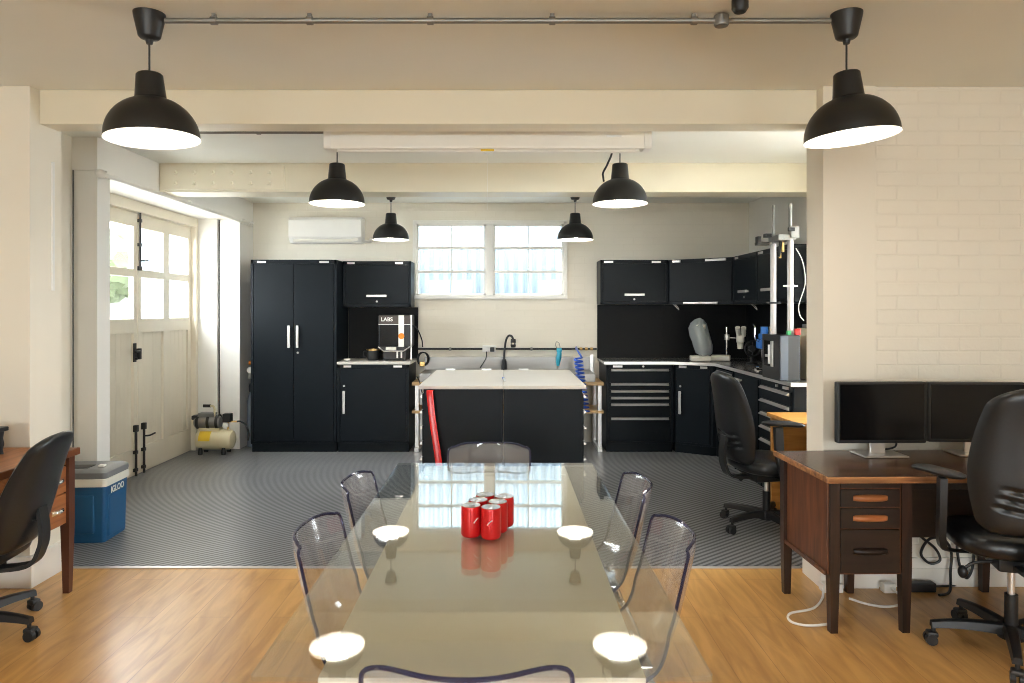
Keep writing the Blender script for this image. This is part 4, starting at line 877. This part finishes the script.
# ------------------------------------------------------------------ right dark desk
t = thing('pedestal_desk', 'old dark wooden desk with worn orange edges and the black monitors on it', 'desk', (1.462, 3.165, 0), R(1.0)); t.scale = (1, 1, 0.965)
DW, DD = 1.55, 0.595
part('desk_top', MB().box(0, DW, 0.0, DD, 0.745, 0.772, 0.006), m_desktop, t)
part('front_edge', MB().box(-0.004, DW, -0.012, 0.001, 0.742, 0.773, 0.006), m_edge, t, 'worn orange front edge'); part('side_edge', MB().box(-0.012, 0.0, -0.01, DD, 0.744, 0.773, 0.005), m_edge, t)
ped = part('pedestal', MB().box(0.035, 0.405, 0.085, DD-0.02, 0.28, 0.745, 0.004), m_desk, t)
part('side_moulding', MB().box(0.022, 0.032, 0.085, DD-0.02, 0.278, 0.30, 0.003), m_desk, ped)
for x in (0.028, 0.365, 1.09, 1.48):
    for y in (0.075, DD-0.065):
        dx = 0.018 if y < 0.2 else -0.008; b = MB(); r0 = 0.023
        b.loft([[(x+dx+0.02+sx*q, y+0.02+sy*q, z) for sx, sy in ((-1, -1), (1, -1), (1, 1), (-1, 1))] for z, q in ((0, 0.017), (0.30, r0), (0.745, r0))]); part('leg', b, m_deskleg, t)
part('slide_board', MB().box(0.092, 0.370, 0.070, 0.084, 0.700, 0.728, 0.003), m_drawdk, ped)
for z0, z1, hm in ((0.608, 0.692, m_handle), (0.505, 0.602, m_handle), (0.29, 0.499, m_drawdk)):
    dw_ = part('drawer', MB().box(0.092, 0.370, 0.072, 0.086, z0, z1, 0.003), m_drawdk, ped)
    zc = (z0+z1)/2+0.002; b = MB(); rings = []
    for q in range(13):
        u = q/12; e = max(0.15, math.sin(u*PI)**0.35); x = 0.150+0.16*u
        rings.append([(x, 0.071-0.022*e*max(0, math.sin(a))-0.0, zc+0.017*math.cos(a)*(0.6+0.4*e)) for a in [PI*k/10 for k in range(11)]])
    b.loft(rings); part('handle', b, hm, dw_, 'worn orange wooden handle' if hm is m_handle else None)
part('modesty_panel', MB().box(0.395, DW-0.02, DD-0.05, DD-0.03, 0.30, 0.745, 0.002), m_drawdk, t)
part('apron', MB().box(0.395, 1.10, 0.09, 0.11, 0.685, 0.745, 0.002), m_drawdk, t)
part('right_pedestal', MB().box(1.12, 1.52, 0.085, DD-0.02, 0.28, 0.745, 0.004), m_desk, t)
def monitor(x, y, z, rz, label, wd, ht):
    t = thing('monitor', label, 'monitor', (x, y, z), rz, 'black monitors on the dark desk')
    b = MB(); b.box(-0.115, 0.115, -0.06, 0.10, 0, 0.009, 0.004); part('stand_base', b, m_alu, t)
    part('stand_neck', MB().prism([(-0.04, 0.0085), (0.04, 0.0085), (0.034, 0.25), (-0.034, 0.25)], 0.028, 0.046, 'y', 0.003), m_alu, t)
    zb = 0.066
    hs = part('housing', MB().box(-wd/2, wd/2, -0.012, 0.028, zb, zb+ht, 0.006), m_black, t); part('screen', MB().box(-wd/2+0.012, wd/2-0.012, -0.0145, -0.0115, zb+0.018, zb+ht-0.012, 0.001), m_screen, hs)
    part('rear_bulge', MB().box(-0.13, 0.13, 0.026, 0.046, zb+0.07, zb+0.22, 0.008), m_black, hs)
    b = MB(); b.tube([(0.10, 0.04, zb+0.03), (0.11, 0.06, 0.035), (0.05, 0.09, 0.012), (0.0, 0.075, 0.008)], 0.005, sub=4); part('cord', b, m_black, t)
monitor(1.944, 3.62, 0.7465, R(1), 'black monitor on the dark desk right in front of the pillar', 0.462, 0.316)
monitor(2.452, 3.645, 0.7465, R(-3), 'black monitor on the dark desk behind the right-hand office chair', 0.49, 0.312)
b = MB(); b.tube([(1.69, 3.72, 0.02), (1.64, 3.62, 0.008), (1.54, 3.50, 0.008), (1.40, 3.44, 0.008), (1.37, 3.35, 0.008), (1.44, 3.31, 0.008), (1.56, 3.34, 0.008), (1.62, 3.44, 0.008)], 0.006, sub=6); single('white_cable', b, m_whiteplastic, 'white cable looping on the wood floor under the left end of the dark desk', 'cable')
t = thing('white_cable', 'white cable with plug on the floor behind the desk drawers', 'cable', (0, 0, 0))
part('cord', MB().tube([(1.78, 3.62, 0.008), (1.84, 3.55, 0.008), (1.92, 3.52, 0.008), (2.02, 3.56, 0.008), (2.06, 3.65, 0.012), (2.04, 3.70, 0.03)], 0.006, sub=6), m_whiteplastic, t); part('plug', MB().box(2.005, 2.07, 3.70, 3.745, 0.0, 0.05, 0.006), m_whiteplastic, t)
t = thing('power_strip', 'white power strip on the floor behind the near-left desk leg', 'power strip', (1.775, 3.735, 0), R(0)); part('body', MB().box(-0.09, 0.018, -0.03, 0.03, 0, 0.045, 0.006), m_whiteplastic, t)
for k in range(2): part('socket', MB().box(-0.08+0.05*k, -0.045+0.05*k, -0.02, 0.02, 0.0445, 0.047, 0.001), m_offwhite, t)
b = MB(); b.tube([(2.20, 3.774, 0.36), (2.23, 3.772, 0.29), (2.31, 3.76, 0.22), (2.33, 3.75, 0.16), (2.28, 3.76, 0.14), (2.24, 3.77, 0.19), (2.28, 3.76, 0.27), (2.36, 3.765, 0.265), (2.40, 3.765, 0.20), (2.39, 3.755, 0.10), (2.35, 3.70, 0.012), (2.27, 3.66, 0.009)], 0.007, sub=6)
single('black_cables', b, m_black, 'tangled black cables hanging below the dark desk beside its drawers', 'cable')
b = MB(); b.tube([(2.44, 3.776, 0.40), (2.435, 3.77, 0.22), (2.45, 3.765, 0.11), (2.48, 3.76, 0.06), (2.515, 3.765, 0.12), (2.525, 3.77, 0.25), (2.52, 3.776, 0.4)], 0.007, sub=6); single('black_cables', b, m_black, 'second black cable looping down behind the right-hand swivel chair', 'cable')
t = thing('extension_socket', 'black extension socket on the floor under the dark desk', 'socket', (2.20, 3.735, 0.02)); part('body', MB().box(-0.05, 0.09, -0.025, 0.025, -0.02, 0.03, 0.008), m_black, t); part('lead', MB().tube([(0.09, 0, 0.005), (0.18, 0.05, -0.012), (0.35, 0.07, -0.012), (0.5, 0.08, -0.01)], 0.006, sub=5), m_black, t)

# ------------------------------------------------------------------ orange desk behind the pillar
t = thing('orange_desk', 'orange pine desk partly hidden behind the right pillar', 'desk', (0, 0, 0))
poly = [Vector((1.95, 5.22, 0)), Vector((2.70, 5.22, 0)), Vector((2.70, 4.15, 0)), Vector((2.12, 4.15, 0)), Vector((2.09, 4.40, 0)), Vector((2.05, 4.58, 0)), Vector((2.02, 4.68, 0)), Vector((1.97, 4.76, 0))]
b = MB(); b.prism([(p.x, p.y) for p in poly], 0.71, 0.738, 'z', 0.004); part('desk_top', b, m_orange, t)
part('side_panel', MB().box(1.97, 2.30, 5.17, 5.20, 0.0, 0.71, 0.003), m_orange, t); part('side_panel', MB().box(2.16, 2.66, 4.20, 4.23, 0.0, 0.71, 0.003), m_orange, t); part('side_panel', MB().box(2.64, 2.67, 4.26, 5.06, 0.0, 0.71, 0.003), m_orange, t)
part('shelf', MB().box(2.30, 2.63, 4.78, 5.16, 0.55, 0.575, 0.003), m_orange, t)

# ------------------------------------------------------------------ left desk, cooler
t = thing('writing_desk', 'orange-brown wooden desk with silver drawer handles at the left edge', 'desk', (0.0, 0.055, 0))
part('desk_top', MB().box(-3.03, -2.285, 2.25, 3.695, 0.735, 0.765, 0.006), m_oak, t)
part('top_edge', MB().box(-2.295, -2.275, 2.25, 3.698, 0.728, 0.766, 0.006), M_('dark_edge', (0.16, 0.05, 0.016), 0.4), t)
ped = part('pedestal', MB().box(-2.98, -2.335, 3.465, 3.68, 0.365, 0.735, 0.003), m_oak, t)
for z0, z1, h in ((0.682, 0.728, 0), (0.54, 0.675, 1), (0.375, 0.533, 1)):
    d_ = part('drawer', MB().box(-2.336, -2.318, 3.472, 3.66, z0, z1, 0.003), m_oak, ped)
    if h:
        zc = (z0+z1)/2; b = MB(); rings = []
        for q in range(9):
            u = q/8; e = max(0.2, math.sin(u*PI)**0.5); rings.append([(-2.318+0.026*e*math.sin(a), 3.52+0.095*u, zc+0.014*math.cos(a)) for a in [PI*k/8 for k in range(9)]])
        b.loft(rings); part('handle', b, m_chrome, d_, 'silver cup handle')
m_legdk = M_('dark_leg_wood', (0.09, 0.028, 0.012), 0.4)
for x in (-2.325, -2.97):
    for y in (2.32, 3.665):
        b = MB(); b.loft([[(x+sx*q, y+sy*q, z) for sx, sy in ((-1, -1), (1, -1), (1, 1), (-1, 1))] for z, q in ((0, 0.016), (0.365, 0.024), (0.735, 0.024))]); part('leg', b, m_legdk, t)
t = thing('monitor_riser', 'black riser stand on the left desk', 'stand', (-2.77, 3.30, 0.766)); part('platform', MB().box(-0.20, 0.22, -0.30, 0.30, 0.115, 0.137, 0.005), m_black, t)
for x in (-0.17, 0.195):
    for y in (-0.26, 0.27): part('leg', MB().lathe([(0.001, 0), (0.015, 0), (0.012, 0.02), (0.018, 0.05), (0.013, 0.08), (0.018, 0.115), (0.001, 0.115)], 16, c=(x, y, 0)), m_black, t)
single('paper_stack', MB().box(-0.14, 0.14, -0.16, 0.16, 0, 0.10, 0.004), m_paper, 'white paper stack on the left desk under the riser', 'paper', (-2.62, 3.27, 0.766), R(4))
t = thing('cooler_box', 'blue cooler box with grey lid beside the left desk', 'cooler', (-2.57, 4.50, 0), R(3))
L, Wd = 0.455, 0.31
b = MB(); 
def rrect(x0, x1, y0, y1, r, z, n=6):
    out = []
    for cx, cy, a0 in ((x1-r, y1-r, 0), (x0+r, y1-r, PI/2), (x0+r, y0+r, PI), (x1-r, y0+r, 3*PI/2)):
        for k in range(n+1): a = a0+PI/2*k/n; out.append((cx+r*math.cos(a), cy+r*math.sin(a), z))
    return out
b.loft([rrect(-L+0.02, -0.014, 0.014, Wd-0.014, 0.022, 0.0), rrect(-L+0.015, -0.010, 0.01, Wd-0.01, 0.022, 0.012), rrect(-L+0.004, -0.002, 0.002, Wd-0.002, 0.022, 0.36)]); part('body', b, m_blue, t)
b = MB(); b.box(-L+0.06, -0.07, -0.004, 0.02, 0.06, 0.31, 0.012); part('front_panel', b, m_blue, t); b = MB(); b.box(-0.02, 0.004, 0.045, Wd-0.045, 0.03, 0.30, 0.01); part('end_panel', b, m_blue, t)
b = MB(); b.loft([rrect(-L-0.004, 0.006, -0.006, Wd+0.006, 0.028, 0.362), rrect(-L-0.006, 0.008, -0.008, Wd+0.008, 0.028, 0.37), rrect(-L-0.006, 0.008, -0.008, Wd+0.008, 0.028, 0.408), rrect(-L, 0.002, -0.002, Wd+0.002, 0.028, 0.414)]); part('rim', b, m_offwhite, t, 'white rim band')
b = MB(); b.loft([rrect(-L-0.003, 0.005, -0.005, Wd+0.005, 0.028, 0.414), rrect(-L-0.006, 0.008, -0.008, Wd+0.008, 0.028, 0.43), rrect(-L-0.004, 0.006, -0.006, Wd+0.006, 0.028, 0.452), rrect(-L+0.015, -0.012, 0.012, Wd-0.012, 0.04, 0.468), rrect(-L+0.05, -0.05, 0.05, Wd-0.05, 0.03, 0.470)]); ld = part('lid', b, m_coolgrey, t, 'grey lid')
b = MB(); b.box(-0.30, -0.14, 0.06, 0.16, 0.466, 0.474, 0.003); part('lid_recess', b, m_gplastic, ld); b = MB(); b.box(-0.10, -0.06, 0.10, 0.14, 0.468, 0.482, 0.005); part('latch', b, m_whiteplastic, ld)
text_part('lettering', 'IGLOO', 0.055, m_paper, t, Matrix.Translation((0.0045, Wd/2-0.005, 0.325)) @ Matrix.Rotation(R(90), 4, 'Z') @ Matrix.Rotation(R(90), 4, 'X'), bold=0.0018)

# ------------------------------------------------------------------ glass table, cans
TX0, TX1, TY0, TY1, TZ = -0.53, 0.433, 1.45, 3.48, 0.74
t = thing('glass_table', 'long glass dining table in the middle of the wood floor', 'table', ((TX0+TX1)/2, (TY0+TY1)/2, 0))
hx, hy = (TX1-TX0)/2, (TY1-TY0)/2
b = MB(); b.loft([rrect(-hx, hx, -hy, hy, 0.012, TZ-0.010), rrect(-hx, hx, -hy, hy, 0.012, TZ)]); part('glass_top', b, m_tableglass, t)
part('inner_leaf', MB().box(-0.345, 0.345, -hy+0.02, hy-0.02, TZ-0.026, TZ-0.0125, 0.002), m_leaf, t, 'beige glossy leaf under the clear glass')
b = MB()
for y in (-0.38, 0.38): b.box(-0.31, 0.31, y-0.02, y+0.02, TZ-0.07, TZ-0.027, 0.003)
b.box(-0.025, 0.025, -hy+0.12, hy-0.12, TZ-0.07, TZ-0.027, 0.003)
part('frame', b, m_chrome, t)
for y in (-0.38, 0.38):
    lg = part('leg', MB().cyl((0, y, 0.01), (0, y, TZ-0.034), 0.028, n=20), m_chrome, t)
    part('foot_plate', MB().lathe([(0.001, 0), (0.095, 0), (0.095, 0.008), (0.04, 0.014), (0.001, 0.014)], 28, c=(0, y, 0)), m_chrome, lg)
for sx in (-1, 1):
    for sy in (-0.8, 0, 0.8): part('glass_pad', MB().cyl((sx*0.32, sy*hy, TZ-0.0124), (sx*0.32, sy*hy, TZ-0.0101), 0.015, n=16), m_whiteplastic, t)
names = {(0, 0): 'red drink can nearest the camera in the group on the glass table', (1, 0): 'red can second from the front on the right side of the table group', (2, 0): 'red can farthest right and back in the can group',
         (0, 1): 'red can at the left end of the can group, beside the nearest one', (1, 1): 'red can in the middle of the left row of cans', (2, 1): 'red can at the back end of the left row of cans'}
for i in range(3):
    for j in range(2):
        x = -0.047+0.0221*i-0.0676*j; y = 2.335+0.0676*i+0.0221*j
        t = thing('drink_can', names[i, j], 'can', (x, y, TZ+0.0005), random.uniform(-0.6, 0.6), 'six red drink cans on the glass table')
        part('can_body', MB().lathe([(0.001, 0.006), (0.020, 0.006), (0.027, 0.0), (0.031, 0.003), (0.034, 0.010), (0.034, 0.095), (0.0315, 0.102), (0.001, 0.102)], 32), m_canred, t)
        b = MB(); b.lathe([(0.031, 0.1015), (0.032, 0.1035), (0.0305, 0.1045), (0.0285, 0.1025), (0.001, 0.1025)], 32); part('lid', b, m_can, t)
        b = MB(); b.box(-0.008, 0.008, -0.014, 0.006, 0.1028, 0.1045, 0.002); part('tab', b, m_can, t)
        b = MB(); pts = [(0.0343*math.sin(a), -0.0343*math.cos(a), 0.056+0.010*math.sin(4*a+0.5)) for a in [-0.25+0.5*k/10 for k in range(11)]]; b.tube(pts, 0.0018, n=6); part('mark', b, m_paper, t, 'small white wave mark')

# ------------------------------------------------------------------ clear dining chairs (local: faces +y)
def clear_chair_proto(loc, rz, label):
    t = thing('clear_chair', label, 'chair', loc, rz, 'clear plastic dining chairs round the glass table')
    prof = smooth([Vector((0, y, z)) for y, z in ((0.235, 0.422), (0.215, 0.441), (0.12, 0.446), (0.03, 0.437), (-0.05, 0.440), (-0.115, 0.465), (-0.160, 0.515), (-0.192, 0.585), (-0.215, 0.67), (-0.238, 0.765), (-0.250, 0.815))], 5)
    V = len(prof)-1; U = 22
    def half(v):
        h = 0.200+0.018*math.sin(min(1, v/0.4)*PI/2) if v < 0.5 else 0.218-0.014*((v-0.5)/0.5)
        if v > 0.88: h *= 1-0.16*((v-0.88)/0.12)**3
        if v < 0.10: h *= 0.80+0.20*math.sqrt(1-(1-v/0.10)**2)
        return h
    def pt(i, j, off=0):
        u = -1+2*i/U; v = j/V; h = half(v); p = prof[j]
        tg = (prof[min(j+1, V)]-prof[max(j-1, 0)]).normalized(); nn = Vector((0, tg.z, -tg.y))
        if nn.z < 0 and nn.y < 0: nn = -nn
        back = min(1, max(0, (v-0.42)/0.25))
        lift = (0.018*(1-back)+0.062*back)*abs(u)**2.4*(0.4+0.6*min(1, v/0.15))
        topdip = -0.022*max(0, (v-0.9)/0.1)*abs(u)**5
        return Vector((h*u, p.y, p.z+topdip)) + nn*(lift+off)
    b = MB(); g = [[b.bm.verts.new(pt(i, j)) for i in range(U+1)] for j in range(V+1)]
    for j in range(V):
        for i in range(U): b.bm.faces.new((g[j][i], g[j][i+1], g[j+1][i+1], g[j+1][i]))
    g2 = [[b.bm.verts.new(pt(i, j, -0.007)) for i in range(U+1)] for j in range(V+1)]
    for j in range(V):
        for i in range(U): b.bm.faces.new((g2[j][i+1], g2[j][i], g2[j+1][i], g2[j+1][i+1]))
    shell = part('shell', b, m_poly, t, 'clear plastic seat and back shell', ang=80)
    loop = [pt(i, 0, -0.0035) for i in range(U)] + [pt(U, j, -0.0035) for j in range(V)] + [pt(U-i, V, -0.0035) for i in range(U)] + [pt(0, V-j, -0.0035) for j in range(V)]
    b = MB(); b.tube(loop, 0.0050, n=8, loop=True); part('rim', b, m_polyedge, shell, 'violet-tinted rim')
    for s in (-1, 1):
        b = MB(); b.tube([(s*0.06, 0.12, 0.415), (s*0.15, 0.13, 0.413), (s*0.20, 0.15, 0.395), (s*0.205, 0.17, 0.20), (s*0.205, 0.185, 0.03), (s*0.205, 0.165, 0.011), (s*0.205, 0.0, 0.011), (s*0.205, -0.21, 0.011), (s*0.205, -0.245, 0.03), (s*0.20, -0.19, 0.22), (s*0.195, -0.12, 0.39), (s*0.15, -0.10, 0.405), (s*0.06, -0.10, 0.408)], 0.011, sub=5, n=10)
        part('leg_frame', b, m_chrome, t)
    b = MB(); b.box(-0.075, 0.075, -0.12, 0.14, 0.405, 0.425, 0.004); part('seat_bracket', b, m_chrome, t)
    return t
def copy_thing(o, loc, rz, label):
    c = o.copy(); COL.objects.link(c); c.location = loc; c.rotation_euler = (0, 0, rz); c['label'] = label
    for ch in list(o.children):
        d = ch.copy(); COL.objects.link(d); d.parent = c
        for g in ch.children:
            e = g.copy(); COL.objects.link(e); e.parent = d
    return c
RX, LX = 0.325, -0.395
proto = clear_chair_proto((RX, 2.18, 0), R(90+2), 'nearest clear chair on the right side of the glass table')
bpy.context.view_layer.update()
for loc, rz, lab in (((RX, 2.80, 0), R(90+1), 'far clear chair on the right side of the glass table'), ((LX, 2.20, 0), R(-90-3), 'nearest clear chair on the left side of the glass table'),
                     ((LX, 2.82, 0), R(-90-2), 'far clear chair on the left side of the glass table'), ((-0.08, 3.36, 0), R(180), 'clear chair at the far end of the glass table'),
                     ((-0.075, 1.55, 0), R(0), 'clear chair at the near end, cut by the bottom edge')):
    copy_thing(proto, loc, rz, lab)
